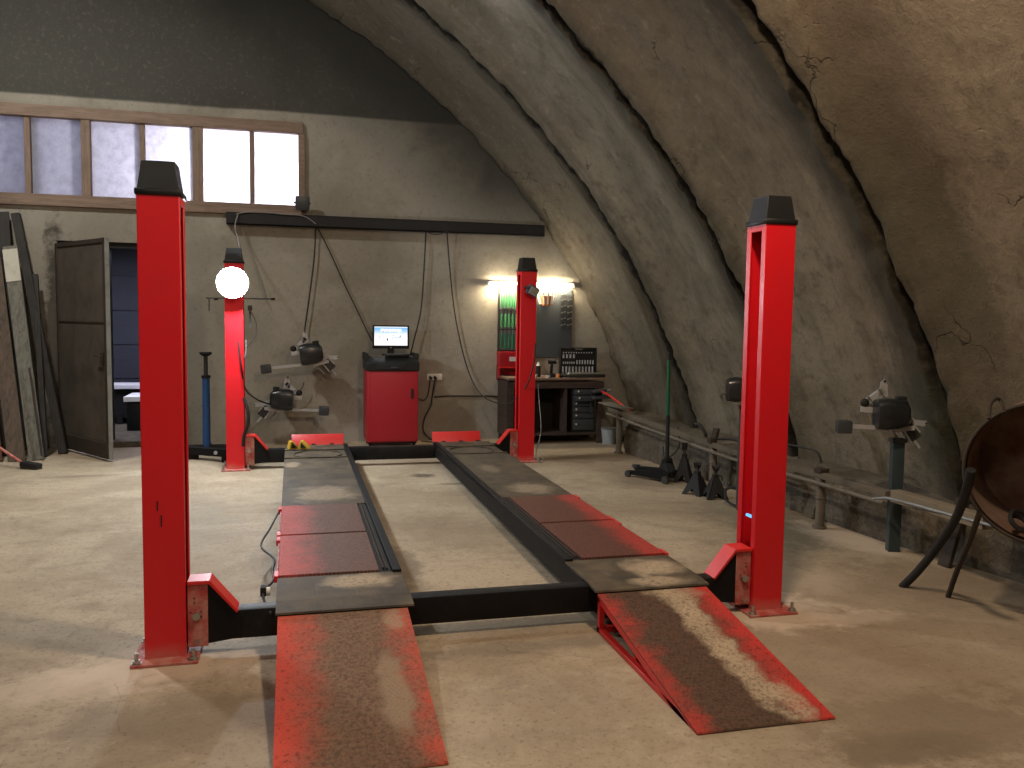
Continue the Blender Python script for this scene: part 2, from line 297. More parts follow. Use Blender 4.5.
# ------------------------------------------------------------------ mesh helpers
class MB:
    def __init__(s): s.b = bmesh.new()
    def box(s, c, d, rot=None, bev=0.0):
        """c centre, d full size"""
        g = bmesh.ops.create_cube(s.b, size=1); vs = g['verts']
        bmesh.ops.scale(s.b, vec=d, verts=vs)
        if bev:
            es = list({e for v in vs for e in v.link_edges})
            r = bmesh.ops.bevel(s.b, geom=es, offset=bev, segments=2, affect='EDGES', profile=.6)
            vs = list({v for f in r['faces'] for v in f.verts} | {v for v in vs if v.is_valid})
            vs = s._island(vs[0])
        if rot is not None: bmesh.ops.rotate(s.b, cent=(0, 0, 0), matrix=Euler(rot).to_matrix() if not isinstance(rot, Matrix) else rot, verts=vs)
        bmesh.ops.translate(s.b, vec=c, verts=vs); return s
    def _island(s, v0):
        seen = {v0}; st = [v0]
        while st:
            v = st.pop()
            for e in v.link_edges:
                w = e.other_vert(v)
                if w not in seen: seen.add(w); st.append(w)
        return list(seen)
    def bx(s, x0, x1, y0, y1, z0, z1, bev=0.0):
        return s.box(((x0 + x1) / 2, (y0 + y1) / 2, (z0 + z1) / 2), (abs(x1 - x0), abs(y1 - y0), abs(z1 - z0)), None, bev)
    def cyl(s, a, b, r, r2=None, n=16, cap=True):
        a = Vector(a); b = Vector(b); d = b - a
        g = bmesh.ops.create_cone(s.b, cap_ends=cap, segments=n, radius1=r, radius2=r if r2 is None else r2, depth=d.length)
        q = d.to_track_quat('Z', 'Y').to_matrix()
        bmesh.ops.rotate(s.b, cent=(0, 0, 0), matrix=q, verts=g['verts']); bmesh.ops.translate(s.b, vec=(a + b) / 2, verts=g['verts']); return s
    def bar(s, a, b, w, h, up=(0, 0, 1)):
        a = Vector(a); b = Vector(b); d = (b - a); L = d.length; d.normalize()
        side = d.cross(Vector(up))
        if side.length < 1e-4: side = d.cross(Vector((1, 0, 0)))
        side.normalize(); u = side.cross(d)
        m = Matrix((side, d, u)).transposed()
        return s.box((a + b) / 2, (w, L, h), m)
    def sph(s, c, r, sc=(1, 1, 1), n=12):
        g = bmesh.ops.create_uvsphere(s.b, u_segments=n * 2, v_segments=n, radius=r)
        bmesh.ops.scale(s.b, vec=sc, verts=g['verts']); bmesh.ops.translate(s.b, vec=c, verts=g['verts']); return s
    def tube(s, pts, r, n=8, smooth=True, cap=True):
        pts = [Vector(p) for p in pts]
        if smooth and len(pts) > 2:
            q = []
            P = [pts[0]] + pts + [pts[-1]]
            for i in range(1, len(P) - 2):
                for k in range(6):
                    tt = k / 6; p0, p1, p2, p3 = P[i - 1], P[i], P[i + 1], P[i + 2]
                    q.append(.5 * ((2 * p1) + (-p0 + p2) * tt + (2 * p0 - 5 * p1 + 4 * p2 - p3) * tt ** 2 + (-p0 + 3 * p1 - 3 * p2 + p3) * tt ** 3))
            q.append(pts[-1]); pts = q
        rings = []; up = None
        for i, p in enumerate(pts):
            d = (pts[min(i + 1, len(pts) - 1)] - pts[max(i - 1, 0)]).normalized()
            if up is None:
                up = d.orthogonal().normalized()
            else:
                up = (up - d * up.dot(d)).normalized()
            sd = d.cross(up)
            rings.append([s.b.verts.new(p + (up * math.cos(2 * PI * k / n) + sd * math.sin(2 * PI * k / n)) * r) for k in range(n)])
        for A, B in zip(rings, rings[1:]):
            for k in range(n): s.b.faces.new((A[k], A[(k + 1) % n], B[(k + 1) % n], B[k]))
        if cap: s.b.faces.new(rings[0][::-1]); s.b.faces.new(rings[-1])
        return s
    def prism(s, poly, axis, lo, hi):
        """poly of 2D points in the other two axes, extruded along axis"""
        def P(u, v, w):
            return {'x': (w, u, v), 'y': (u, w, v), 'z': (u, v, w)}[axis]
        A = [s.b.verts.new(P(u, v, lo)) for u, v in poly]; B = [s.b.verts.new(P(u, v, hi)) for u, v in poly]
        n = len(poly)
        for k in range(n): s.b.faces.new((A[k], A[(k + 1) % n], B[(k + 1) % n], B[k]))
        s.b.faces.new(A[::-1]); s.b.faces.new(B); return s
    def lathe(s, prof, c=(0, 0, 0), n=32, mat=None):
        rings = []
        for r, z in prof:
            rings.append([s.b.verts.new((r * math.cos(2 * PI * k / n), r * math.sin(2 * PI * k / n), z)) for k in range(n)])
        for A, B in zip(rings, rings[1:]):
            for k in range(n): s.b.faces.new((A[k], A[(k + 1) % n], B[(k + 1) % n], B[k]))
        vs = [v for r in rings for v in r]
        if mat is not None: bmesh.ops.transform(s.b, matrix=mat, verts=vs)
        bmesh.ops.translate(s.b, vec=c, verts=vs); return s
    def xf(s, m):
        bmesh.ops.transform(s.b, matrix=m, verts=s.b.verts); return s
    def build(s, name, mat, parent=None, smooth=True, loc=None, bev=0.0):
        bmesh.ops.recalc_face_normals(s.b, faces=s.b.faces)
        me = bpy.data.meshes.new(name)
        if smooth:
            for f in s.b.faces: f.smooth = True
            for e in s.b.edges:
                if len(e.link_faces) != 2 or e.calc_face_angle(9) > .6: e.smooth = False
        s.b.to_mesh(me); s.b.free()
        o = bpy.data.objects.new(name, me); COL.objects.link(o); me.materials.append(M[mat] if isinstance(mat, str) else mat)
        if parent is not None: o.parent = parent
        if loc: o.location = loc
        if bev:
            md = o.modifiers.new('bevel', 'BEVEL'); md.width = bev; md.segments = 2; md.limit_method = 'ANGLE'
        return o

def tag(o, label, cat, group=None):
    o['label'] = label; o['category'] = cat
    if group: o['group'] = group
    return o
def struct(o): o['kind'] = 'structure'; return o
def thing(name, label, cat, loc=(0, 0, 0), rz=0.0, group=None):
    o = bpy.data.objects.new(name, None); COL.objects.link(o); o.location = loc; o.rotation_euler = (0, 0, rz); o.empty_display_size = .1
    return tag(o, label, cat, group)
def copy_tree(o, parent=None):
    c = o.copy(); COL.objects.link(c); c.parent = parent
    for ch in list(o.children): copy_tree(ch, c)
    return c

# ================================================================== SETTING
CX, CZ, EA, EB = -4.05, -1.918, 9.606, 8.577
PITCH = 2.07; YB = 6.95; YF = -7.54
def wall_right_x(z): return CX + EA * math.sqrt(max(0, 1 - ((z - CZ) / EB) ** 2))
TH0 = math.asin(-CZ / EB)
TH0 = math.asin((0 - CZ) / EB)
def ridge(y):
    u = ((YB - y) / PITCH) % 1.0; d = min(u, 1 - u) * PITCH
    ln = .26 if u < .5 else .62; rec = .17 * (1 - math.exp(-(d / ln) ** 1.5)) / (1 - math.exp(-(1.035 / ln) ** 1.5))          # panels recessed between ribs
    return rec, d, ((YB - y) / PITCH)
def build_shell():
    b = bmesh.new()
    ths = []
    n1 = 190
    for i in range(n1 + 1): ths.append(TH0 + (PI / 2 - TH0) * i / n1)
    for i in range(1, 31): ths.append(PI / 2 + (PI / 2 - TH0) * i / 30)
    ys = []; y = YB
    while y > YF:
        ys.append(y); u = ((YB - y) / PITCH) % 1.0; d = min(u, 1 - u) * PITCH
        y -= .018 if d < .14 else (.04 if y > -1.5 else .09)
    ys.append(YF)
    rows = []
    for y in ys:
        rec, d, ui = ridge(y); row = []
        for th in ths:
            cx, cz = math.cos(th), math.sin(th); nx, nz = cx / EA, cz / EB; L = math.hypot(nx, nz); nx /= L; nz /= L
            px, pz = CX + EA * cx, CZ + EB * cz
            k = Vector((px, y, pz))
            w = .018 * noise.noise(k * 2.2) + .010 * noise.noise(k * 6)
            yy = y
            off = rec + w
            dd = abs(d + .03 * noise.noise(k * 3.5) + .012 * noise.noise(k * 11))
            if dd < .058: off += .085 * (1 - (dd / .058) ** 2)
            elif dd < .25: off += .040 * noise.noise(k * 7) * (1 - dd / .25) + .022 * noise.noise(k * 17) * (1 - dd / .25)
            if y < YB - .01 and y > YF + .01: yy = y + .015 * noise.noise(k * 2.0 + Vector((9, 9, 9))) * min(1, (YB - y) * 4)
            row.append(b.verts.new((px + nx * off, yy, max(-.02, pz + nz * off))))
        rows.append(row)
    for A, B in zip(rows, rows[1:]):
        for i in range(len(ths) - 1): b.faces.new((A[i], A[i + 1], B[i + 1], B[i]))
    m = MB(); m.b.free(); m.b = b
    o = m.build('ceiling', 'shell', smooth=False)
    for f in o.data.polygons: f.use_smooth = True
    return struct(o)
build_shell()

struct(MB().bx(-14.2, 6.2, -8.2, 7.15, -.15, 0).build('floor', 'floor'))

# back wall with openings
WX0, WX1, WZ0, WZ1 = -3.74, .775, 2.86, 3.99        # window hole
DX0, DX1, DZ1 = -2.0, -.92, 2.46                    # doorway
w = MB(); y0, y1 = 6.95, 7.15
w.bx(-14.2, WX0, y0, y1, 0, 7.2); w.bx(WX1, 6.2, y0, y1, 0, 7.2)
w.bx(WX0, WX1, y0, y1, WZ1, 7.2); w.bx(WX0, DX0, y0, y1, 0, WZ0); w.bx(DX1, WX1, y0, y1, 0, WZ0); w.bx(DX0, DX1, y0, y1, DZ1, WZ0)
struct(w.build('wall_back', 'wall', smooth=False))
struct(MB().bx(-14.2, 6.2, -7.8, -7.5, 0, 7.2).build('wall_front', 'wall', smooth=False))

# window: outer frame, three sashes, panes
wf = MB()
wf.bx(WX0 - .02, WX1 + .04, 6.90, 7.06, 3.865, 4.0); wf.bx(WX0 - .02, WX1 + .04, 6.90, 7.06, 2.85, 2.985)
wf.bx(WX1 - .02, WX1 + .06, 6.90, 7.06, 2.985, 3.865)
wf = struct(wf.build('window_1', 'frame_wood', bev=.006))
mv = [(-.482, -.367), (-1.709, -1.612), (-2.95, -2.85)]
thin = [(.175, .228), (-1.077, -1.02), (-2.312, -2.25), (-3.5, -3.44)]
for a_, b_ in mv: MB().bx(a_, b_, 6.91, 7.05, 2.985, 3.865).build('mullion', 'frame_wood_v', wf, bev=.004)
for a_, b_ in thin: MB().bx(a_, b_, 6.93, 7.04, 2.985, 3.865).build('glazing_bar', 'frame_wood_v', wf, bev=.003)
edges = [.775, .228, .175, -.367, -.482, -1.02, -1.077, -1.612, -1.709, -2.25, -2.312, -2.85, -2.95, -3.44, -3.5, WX0]
for k in range(0, len(edges), 2): MB().bx(edges[k + 1], edges[k], 6.995, 7.0, 2.985, 3.865).build('pane', 'pane', wf)
MB().bx(-2.25, -2.176, 7.03, 7.09, 2.85, 3.99).build('outer_post', 'steel_dark', wf)

# doorway: lining, threshold, steel leaf swung into the hall
fr = MB(); fr.bx(-1.56, -1.46, 6.99, 7.2, .07, 2.45); fr.bx(DX0, DX1, 6.99, 7.2, 2.39, 2.46); fr.bx(DX1 - .07, DX1, 6.99, 7.2, .07, 2.39)
d1 = struct(fr.build('door_1', 'matte_black', bev=.004))
struct(MB().bx(DX0, DX1, 6.90, 7.2, 0, .07).build('trim_1', 'plinth', smooth=False))
LA = Vector((-1.99, 6.90, 0)); LB = Vector((-1.235, 5.80, 0)); ld = (LB - LA); ang = math.atan2(ld.y, ld.x); LW = ld.length * .98
leaf = thing('steel_door_leaf', 'tall rusty dark steel door leaf standing half open left of the doorway', 'door', (LA.x, LA.y, 0), ang)
t = NT('rusty_door_sheet'); p = t.obj(); a = t.noise(p, 3, 6, .65, .4); b = t.noise(p, 14, 6, .7)
c = t.mix(t.ramp(a, .35, .7), (.105, .085, .068), (.06, .05, .042)); c = t.mix(t.math('MULTIPLY', t.ramp(b, .58, .75), .6), c, (.11, .065, .04))
M['door_sheet'] = t.fin(c, .7, .1, bump=b, strength=.2, dist=.006)
MB().bx(0, LW, -.012, .012, .06, 2.40).build('sheet', 'door_sheet', leaf)
fm = MB(); fm.bx(0, .05, -.025, .03, .03, 2.42); fm.bx(LW - .05, LW, -.025, .03, .03, 2.42); fm.bx(0, LW, -.025, .03, 2.37, 2.42); fm.bx(0, LW, -.03, .03, .03, .20); fm.bx(0, LW, -.022, -.01, 1.505, 1.525)
fm.build('frame', 'dark_rust', leaf, bev=.004)
MB().bx(LW - .004, LW + .006, -.02, .026, .03, 2.42).build('edge_strip', 'grey_paint', leaf)
hn = MB(); hn.box((LW - .09, -.035, 1.12), (.025, .03, .14), None, .004); hn.cyl((LW - .09, -.03, 1.15), (LW - .09, -.075, 1.15), .008); hn.cyl((LW - .09, -.07, 1.15), (LW - .2, -.07, 1.15), .009)
hn.build('handle', 'dark_rust', leaf)

# the lobby behind the doorway
struct(MB().bx(-4.2, .6, 7.15, 10.9, -.12, .02).build('floor', 'plinth', smooth=False)).name = 'floor_lobby'
struct(MB().bx(-4.3, -4.2, 7.15, 10.9, 0, 2.8).build('wall_left', 'wall', smooth=False))
struct(MB().bx(.6, .7, 7.15, 10.9, 0, 2.8).build('wall_right', 'wall', smooth=False))
struct(MB().bx(-4.3, .7, 7.15, 10.9, 2.72, 2.82).build('trim_2', 'wall', smooth=False))
g = MB()
g.bx(-4.2, .6, 10.75, 10.9, 0, 2.8)
for k in range(5): g.bx(-4.2, .6, 10.72, 10.76, .02 + k * .55, .555 + k * .55)
for k in range(5):
    for xx in (-3.2, -2.3, -1.4, -.5): g.bx(xx - .35, xx + .35, 10.712, 10.72, .32 + k * .55, .34 + k * .55)
struct(g.build('door_2', 'gate'))
pb = thing('low_bench', 'low dark bench with a white top seen through the doorway', 'bench', (-1.75, 9.3, .11))
MB().bx(-1.5, 1.4, -.25, .25, .42, .48).build('top', 'snow', pb, bev=.005)
k_ = MB(); k_.bx(-1.45, 1.35, -.2, .22, .0, .42)
for xx in (-1.35, 0, 1.3): k_.bx(xx - .04, xx + .04, -.22, .24, -.09, .07)
k_.build('base', 'matte_black', pb)
pc = thing('storage_box', 'dark box with a pale lid in front of the lobby bench', 'box', (-1.27, 8.6, .02))
MB().bx(-.25, .3, -.3, .3, 0, .40).build('body', 'matte_black', pc, bev=.01)
MB().bx(-.28, .33, -.33, .33, .40, .47).build('lid', 'snow', pc, bev=.005)

# concrete plinth along the foot of the shell on the right
PL = [(5.0, 6.95), (4.86, 5.9), (4.60, 5.5), (4.67, 4.6), (4.80, 3.17), (4.89, 1.76), (4.93, 1.18), (5.10, .3), (5.2, -.5), (5.2, -7.5)]
pl = MB(); rows = []
for (xa, ya), (xb, yb) in zip(PL, PL[1:]):
    n = max(2, int(abs(yb - ya) / .12))
    for k in range(n):
        tt = k / n; rows.append((xa + (xb - xa) * tt, ya + (yb - ya) * tt))
rows.append(PL[-1]); R_ = []
for (xx, yy) in rows:
    r = []
    for zz in (0, .06, .12, .18, .24, .30, .34):
        q = Vector((xx, yy, zz)); r.append(pl.b.verts.new((xx + .02 * noise.noise(q * 7) + .012 * noise.noise(q * 19) + (.03 if zz > .33 else 0), yy, zz)))
    r.append(pl.b.verts.new((5.5, yy, .38))); R_.append(r)
for A, B in zip(R_, R_[1:]):
    for k in range(len(A) - 1): pl.b.faces.new((A[k], A[k + 1], B[k + 1], B[k]))
struct(pl.build('baseboard_right', 'plinth'))

# ================================================================== THE LIFT
W, L, PW, PD, PH = 3.327, 5.076, .1815, .20, 2.15
lift = thing('four_post_lift', 'red four-post car lift with black crossbeams and two lowered runways', 'car lift')
def column(x0, y0, inner):
    """inner = +1 when the slot faces +x"""
    s = inner; xo = x0 if s > 0 else x0 + PW       # outer face
    X = lambda u: xo + s * u
    th = .008; lip_n, lip_f = .045, .045
    m = MB()
    poly = [(0, 0), (PW, 0), (PW, lip_n), (PW - th, lip_n), (PW - th, th), (th, th), (th, PD - th), (PW - th, PD - th), (PW - th, PD - lip_f), (PW, PD - lip_f), (PW, PD), (0, PD)]
    m.prism([(X(u), y0 + v) for u, v in poly], 'z', .012, PH)
    m.bx(X(PW - th), X(PW), y0 + lip_n, y0 + PD - lip_f, PH - .04, PH)
    col = m.build('column', 'red', lift, bev=.003)
    m = MB(); m.bx(x0 - .052, x0 + PW + .060, y0 - .078, y0 + PD + .06, 0, .014); m.build('base_plate', 'dusty_red', col, bev=.003)
    for bx_, by_ in ((-.028, -.05), (PW + .036, -.05), (-.028, PD + .035), (PW + .036, PD + .035)):
        b_ = MB(); b_.cyl((x0 + bx_, y0 + by_, .012), (x0 + bx_, y0 + by_, .03), .018, n=6); b_.cyl((x0 + bx_, y0 + by_, .02), (x0 + bx_, y0 + by_, .062), .009, n=10); b_.cyl((x0 + bx_, y0 + by_, .012), (x0 + bx_, y0 + by_, .017), .024)
        b_.build('anchor_bolt', 'steel', col)
    cx, cy = x0 + PW / 2, y0 + PD / 2; e = .008
    m = MB(); m.bx(x0 - e, x0 + PW + e, y0 - e, y0 + PD + e, PH - .004, PH + .024, .004)
    a_, b2, z0, z1 = PW / 2 - .002, PD / 2 - .002, PH + .02, PH + .152; c_, d_ = PW / 2 - .020, PD / 2 - .024
    lo = [m.b.verts.new((cx + i * a_, cy + j * b2, z0)) for i, j in ((-1, -1), (1, -1), (1, 1), (-1, 1))]
    hi = [m.b.verts.new((cx + i * c_, cy + j * d_, z1)) for i, j in ((-1, -1), (1, -1), (1, 1), (-1, 1))]
    for k in range(4): m.b.faces.new((lo[k], lo[(k + 1) % 4], hi[(k + 1) % 4], hi[k]))
    m.b.faces.new(hi); m.b.faces.new(lo[::-1])
    m.build('cap', 'black_plastic', col, bev=.006)
    m = MB(); m.bx(X(.05), X(.062), y0 + .07, y0 + .13, .05, PH - .06)
    for k in range(18): m.bx(X(.062), X(.072), y0 + .075, y0 + .125, .35 + k * .098, .37 + k * .098)
    m.build('lock_ladder', 'dusty_red', col)
    m = MB(); m.cyl((X(.11), y0 + .045, .1), (X(.11), y0 + .045, PH - .02), .005, n=6); m.build('lifting_cable', 'matte_black', col)
    return col
cols = [column(0, 0, 1), column(W - PW, 0, -1), column(0, L, 1), column(W - PW, L, -1)]
for (px_, py_, l_) in ((157.5, 506, .045), (161.5, 521, .055)):
    q_ = at(px_, py_, -.001); MB().box((q_.x, -.001, q_.z), (.005, .004, l_)).build('paint_scratch', 'matte_black', cols[0])
# small fittings on the columns
MB().box((PW / 2 + .088, .06, 2.07), (.006, .02, .035)).build('slot_cover', 'matte_black', cols[0])
for ci, (px_, py_) in ((1, (761.5, 508)), ): pass
MB().box((W - PW + .02, .1, .527), (.02, .05, .016), (0, .3, 0), .004).build('indicator', 'dial', cols[1])

def crossbeam(y0):
    m = MB(); m.bx(.20, W - .20, y0 + .03, y0 + .13, .062, .208, .018)
    cb = m.build('crossbeam', 'black_scuffed', lift)
    for s in (1, -1):
        X = lambda u: u if s > 0 else W - u
        for q in (.022, .116):
            MB().bx(X(.187), X(.278), y0 + q, y0 + q + .012, .045, .35).build('end_plate', 'dusty_red', cb, bev=.002)
            MB().prism([(X(.278), .056), (X(.278), .348), (X(.405), .205), (X(.43), .17), (X(.43), .075)], 'y', y0 + q + .003, y0 + q + .010).build('gusset', 'black', cb)
        g = MB()
        g.prism([(X(.187), .346), (X(.283), .346), (X(.408), .198), (X(.416), .206), (X(.289), .364), (X(.187), .364)], 'y', y0 + .012, y0 + .136)
        g.build('top_flange', 'bright_red', cb, bev=.003)
        MB().cyl((X(.228), y0 + .024, .195), (X(.228), y0 + .004, .195), .019, n=6).build('bolt', 'steel', cb)
        MB().cyl((X(.228), y0 + .024, .07), (X(.228), y0 + .01, .07), .010, n=12).build('bolt', 'steel', cb)
        for (u, v) in ((.218, .28), (.218, .26), (.248, .215), (.248, .19), (.20, .212)): MB().cyl((X(u), y0 + .0225, v), (X(u), y0 + .019, v), .0035, n=8).build('bolt_hole', 'matte_black', cb)
        MB().bx(X(.06), X(.2), y0 + .05, y0 + .12, .05, .33, .005).build('slide_block', 'black', cb)
    return cb
cb_f = crossbeam(0); cb_b = crossbeam(L)

def runway(xo, xi, sl):
    """xo outer edge, xi inner edge"""
    s = 1 if xi > xo else -1; X = lambda u: xo + s * u; Wd = abs(xi - xo); sw = Wd - .115
    rw = MB().bx(X(.006), X(Wd - .002), .14, 5.07, .082, .208).build('runway', 'black', lift, bev=.006)
    def deck(y0_, y1_, u0=0.0, u1=Wd, z=.222): return MB().bx(X(u0), X(u1), y0_, y1_, z - .012, z).build('deck_plate', 'deck', rw, bev=.002)
    deck(.068, .455)
    m = MB(); m.prism([(-.076, .203), (-.072, .212), (.064, .223), (.064, .212), (-.062, .200)], 'x', min(X(0), X(Wd)), max(X(0), X(Wd))); m.build('front_lip', 'deck', rw)
    deck(2.23, 4.35); deck(4.37, 4.40, z=.232); deck(4.94, 5.26)
    MB().bx(X(.01), X(Wd - .05), .46, 2.225, .206, .211).build('pocket_floor', 'matte_black', rw)
    MB().bx(X(.0), X(Wd), 4.40, 4.94, .198, .209).build('recess_plate', 'deck', rw)
    MB().lathe([(.245, 0), (.245, .012), (.232, .012), (.232, .002), (0, .002)], (X(Wd / 2), 4.66, .209), 40).build('turntable', 'deck', rw)
    for y0_, y1_ in ((.475, 1.325), (1.355, 2.20)):
        m = MB(); m.bx(X(.004), X(sw), y0_, y1_, .210, .230); sp = m.build('slip_plate', sl, rw, bev=.003)
        for q in (y0_ + .0, y1_ - .10): MB().bx(X(-.020), X(.02), q, q + .10, .19, .227).build('lug', 'bright_red', sp, bev=.004)
        MB().bx(X(-.008), X(.003), y0_ + .02, y1_ - .02, .186, .212).build('slip_plate_edge', 'dusty_red', rw, bev=.002)
    for (u0, u1, zt) in ((sw + .018, sw + .028, .229), (sw + .040, sw + .048, .224)): MB().bx(X(u0), X(u1), .52, 2.2, .21, zt).build('slot_bar', 'dark_rust', rw)
    MB().bx(X(Wd - .048), X(Wd), .44, 5.2, .204, .236).build('rail', 'black', rw, bev=.003)
    MB().box((X(Wd / 2 + .02), 5.42, .255), (.56, .012, .13), (-.5, 0, 0), .003).build('end_stop', 'bright_red', rw)
    for u in (.1, .3, .5): MB().bar((X(u), 5.25, .215), (X(u), 5.40, .21), .04, .012).build('stop_hinge', 'black', rw)
    return rw
rw_l = runway(.588, 1.245, 'slip_l'); rw_r = runway(2.835, 2.19, 'slip_r')
# hoses along the outer edge of the left runway
m = MB(); m.tube([(.565, .0, .19), (.54, .15, .17), (.52, .33, .19), (.565, .48, .2), (.555, .8, .16), (.555, 1.1, .15), (.47, 1.45, .14), (.52, 1.8, .17), (.57, 2.2, .19)], .007)
m.build('hydraulic_hose', 'cable', rw_l)
m = MB(); m.cyl((.555, .34, .19), (.535, .34, .19), .022); m.build('hose_fitting', 'white', rw_l)
m = MB(); m.box((.52, .34, .195), (.03, .06, .05), None, .008); m.build('valve', 'matte_black', rw_l)

# ---- ramps
def ramp(x0, x1, mat, label):
    r = thing('drive_on_ramp', label, 'ramp', (0, 0, 0), 0, 'drive-on ramps at the front of the lift')
    yb, yf, zt = -.080, -1.215, .198
    m = MB(); m.prism([(yb, zt), (yb, zt - .008), (yf, .0), (yf - .006, .004), (yf, .010)], 'x', x0, x1); m.build('sheet', mat, r)
    for xx in (x0, x1 - .03):
        m = MB()
        m.prism([(yb - .004, zt - .010), (yb - .004, .0), (yb - .034, .0), (yb - .034, zt - .016)], 'x', xx, xx + .03)
        m.prism([(yb, .0), (yb, .026), (yf + .17, .026), (yf + .02, .0)], 'x', xx, xx + .03)
        m.prism([(yb - .002, zt - .007), (yb - .002, zt - .038), (yf + .22, .0), (yf + .02, .0)], 'x', xx, xx + .03)
        m.build('side_frame', 'bright_red', r, bev=.002)
    MB().bx(x0, x1, yb - .03, yb, .0, .03).build('cross_bar', 'bright_red', r); MB().bx(x0 + .03, x1 - .03, yb - .45, yb - .42, .0, .03).build('cross_bar', 'bright_red', r)
    return r
ramp(.598, 1.212, 'ramp_l', 'red steel drive-on ramp under dry brown dirt at the left runway')
ramp(2.198, 2.815, 'ramp_r', 'red steel drive-on ramp with a pale sand streak at the right runway')

# ---- yellow chocks on the far end of the left runway
def chock(x, y, rz, label):
    c_ = thing('wheel_chock', label, 'wheel chock', (x, y, .224), rz, 'wheel chocks on the left runway'); c_.scale = (.8, .8, .8)
    MB().prism([(-.07, 0), (.07, 0), (.05, .035), (-.02, .105), (-.05, .105)], 'y', -.05, .05).build('wedge', 'yellow', c_, bev=.004)
    m = MB()
    for q in (-.035, .02): m.prism([(-.045, .02), (.03, .02), (-.035, .085)], 'y', q, q + .02)
    m.xf(Matrix.Translation((0, -.032, 0)) @ Matrix.Diagonal((1, 1, 1, 1))); m.build('pocket', 'matte_black', c_)
    return c_
chock(.675, 5.0, .3, 'left one of the two yellow and black wheel chocks on the runway')
chock(.79, 4.99, -.2, 'right one of the two yellow and black wheel chocks on the runway')

# ================================================================== FLOODLIGHTS AND LAMPS
def floodlight(name, loc, rot, label, face, size=(.22, .16), parent_group=None):
    o = thing(name, label, 'floodlight', loc); o.rotation_euler = rot
    w_, h_ = size
    m = MB(); m.box((0, .01, 0), (w_, .035, h_), None, .006)
    for k in range(7): m.box((-w_ / 2 + (k + .5) * w_ / 7, .04, 0), (.006, .03, h_ * .8))
    m.build('housing', 'dark_grey', o)
    if face == 'led_cool':
        MB().lathe([(0, 0), (.135, 0), (.150, -.02), (.158, -.02), (.158, 0), (.12, .05), (0, .05)], (0, -.012, 0), 32, Matrix.Rotation(PI / 2, 4, 'X') @ Matrix.Scale(-1, 4, (0, 0, 1))).build('reflector', 'alu', o)
        MB().lathe([(0, .0), (.145, 0), (.145, .006), (0, .006)], (0, -.022, 0), 32, Matrix.Rotation(PI / 2, 4, 'X')).build('glass', face, o)
    else: MB().box((0, -.011, 0), (w_ * .84, .006, h_ * .78), None, .002).build('glass', face, o)
    m = MB(); m.bx(-w_ / 2 - .012, -w_ / 2 - .006, .0, .09, -.012, .012); m.bx(w_ / 2 + .006, w_ / 2 + .012, .0, .09, -.012, .012); m.bx(-w_ / 2 - .012, w_ / 2 + .012, .084, .09, -.012, .012)
    m.build('bracket', 'matte_black', o)
    return o
floodlight('floodlight', (.085, 4.955, 1.94), (0, 0, .12), 'glaring lit white floodlight on the far left lift column', 'led_cool', (.20, .18))
floodlight('floodlight', (3.257, 4.97, 1.925), (.25, .45, .35), 'small unlit tilted floodlight on the far right lift column', 'alu', (.13, .11))
floodlight('floodlight', (.80, 6.78, 3.0), (.15, 0, .1), 'dark unlit floodlight standing on the wall channel under the window corner', 'dark_grey', (.17, .17))

def tube_lamp():
    o = thing('tube_lamp', 'lit warm tube lamp over the tool boards', 'lamp', (3.775, 6.88, 2.08))
    MB().cyl((-.57, 0, 0), (.57, 0, 0), .016).build('tube', 'tube_warm', o)
    m = MB(); m.bx(-.6, .6, .02, .06, -.02, .03)
    for xx in (-.585, .585): m.box((xx, .01, 0), (.03, .05, .05), None, .004)
    m.build('fitting', 'white', o)
    return o
tube_lamp()

def light(name, typ, loc, energy, col, size=.1, rot=(0, 0, 0), size_y=None, spot=None):
    l = bpy.data.lights.new(name, typ); l.energy = energy; l.color = col
    if typ == 'AREA':
        l.size = size
        if size_y: l.shape = 'RECTANGLE'; l.size_y = size_y
    elif typ in ('POINT', 'SPOT'): l.shadow_soft_size = size
    if spot: l.spot_size = spot; l.spot_blend = .5
    o = bpy.data.objects.new(name, l); COL.objects.link(o); o.location = loc; o.rotation_euler = rot; return o
light('floodlight_beam', 'POINT', (.085, 4.83, 1.94), 170, (.86, .94, 1.0), .07)
light('tube_lamp_glow', 'AREA', (3.775, 6.85, 2.08), 40, (1.0, .80, .52), 1.1, (0.9, 0, 0), .05)
light('tube_lamp_wall', 'POINT', (3.32, 6.84, 2.06), 8.0, (1.0, .80, .52), .04)
light('tube_lamp_wall', 'POINT', (4.05, 6.84, 2.08), 5.0, (1.0, .80, .52), .04)

# lamps up on the shell: one just above the picture, two behind the camera
def ceiling_lamp(loc, rot, mat, label):
    o = thing('ceiling_lamp', label, 'lamp', loc); o.rotation_euler = rot
    m = MB(); m.bx(-.3, .3, -.08, .08, 0, .05); m.bx(-.03, .03, -.03, .03, .05, .25); m.build('housing', 'white', o, bev=.006)
    MB().bx(-.28, .28, -.06, .06, -.012, 0).build('diffuser', mat, o)
    return o
ceiling_lamp((1.95, 3.8, 4.98), (0, .5, 0), 'led_ceiling', 'cool white lamp on the arched ceiling just above the picture')
light('ceiling_lamp_light', 'AREA', (2.0, 3.75, 4.85), 30, (.93, .97, 1.0), .3, tuple(Vector((.3, -.72, -.6)).to_track_quat('-Z', 'Y').to_euler()))
ceiling_lamp((-1.2, -4.6, 5.7), (0, 0, 0), 'lamp_hall', 'warm hall lamp high behind the photographer on the left')
ceiling_lamp((-2.4, 3.8, 6.25), (0, 0, 0), 'led_ceiling', 'white ceiling lamp above the left of the hall, out of the picture')
light('left_hall_lamp', 'AREA', (-2.4, 3.8, 6.15), 200, (1.0, .96, .88), .35)
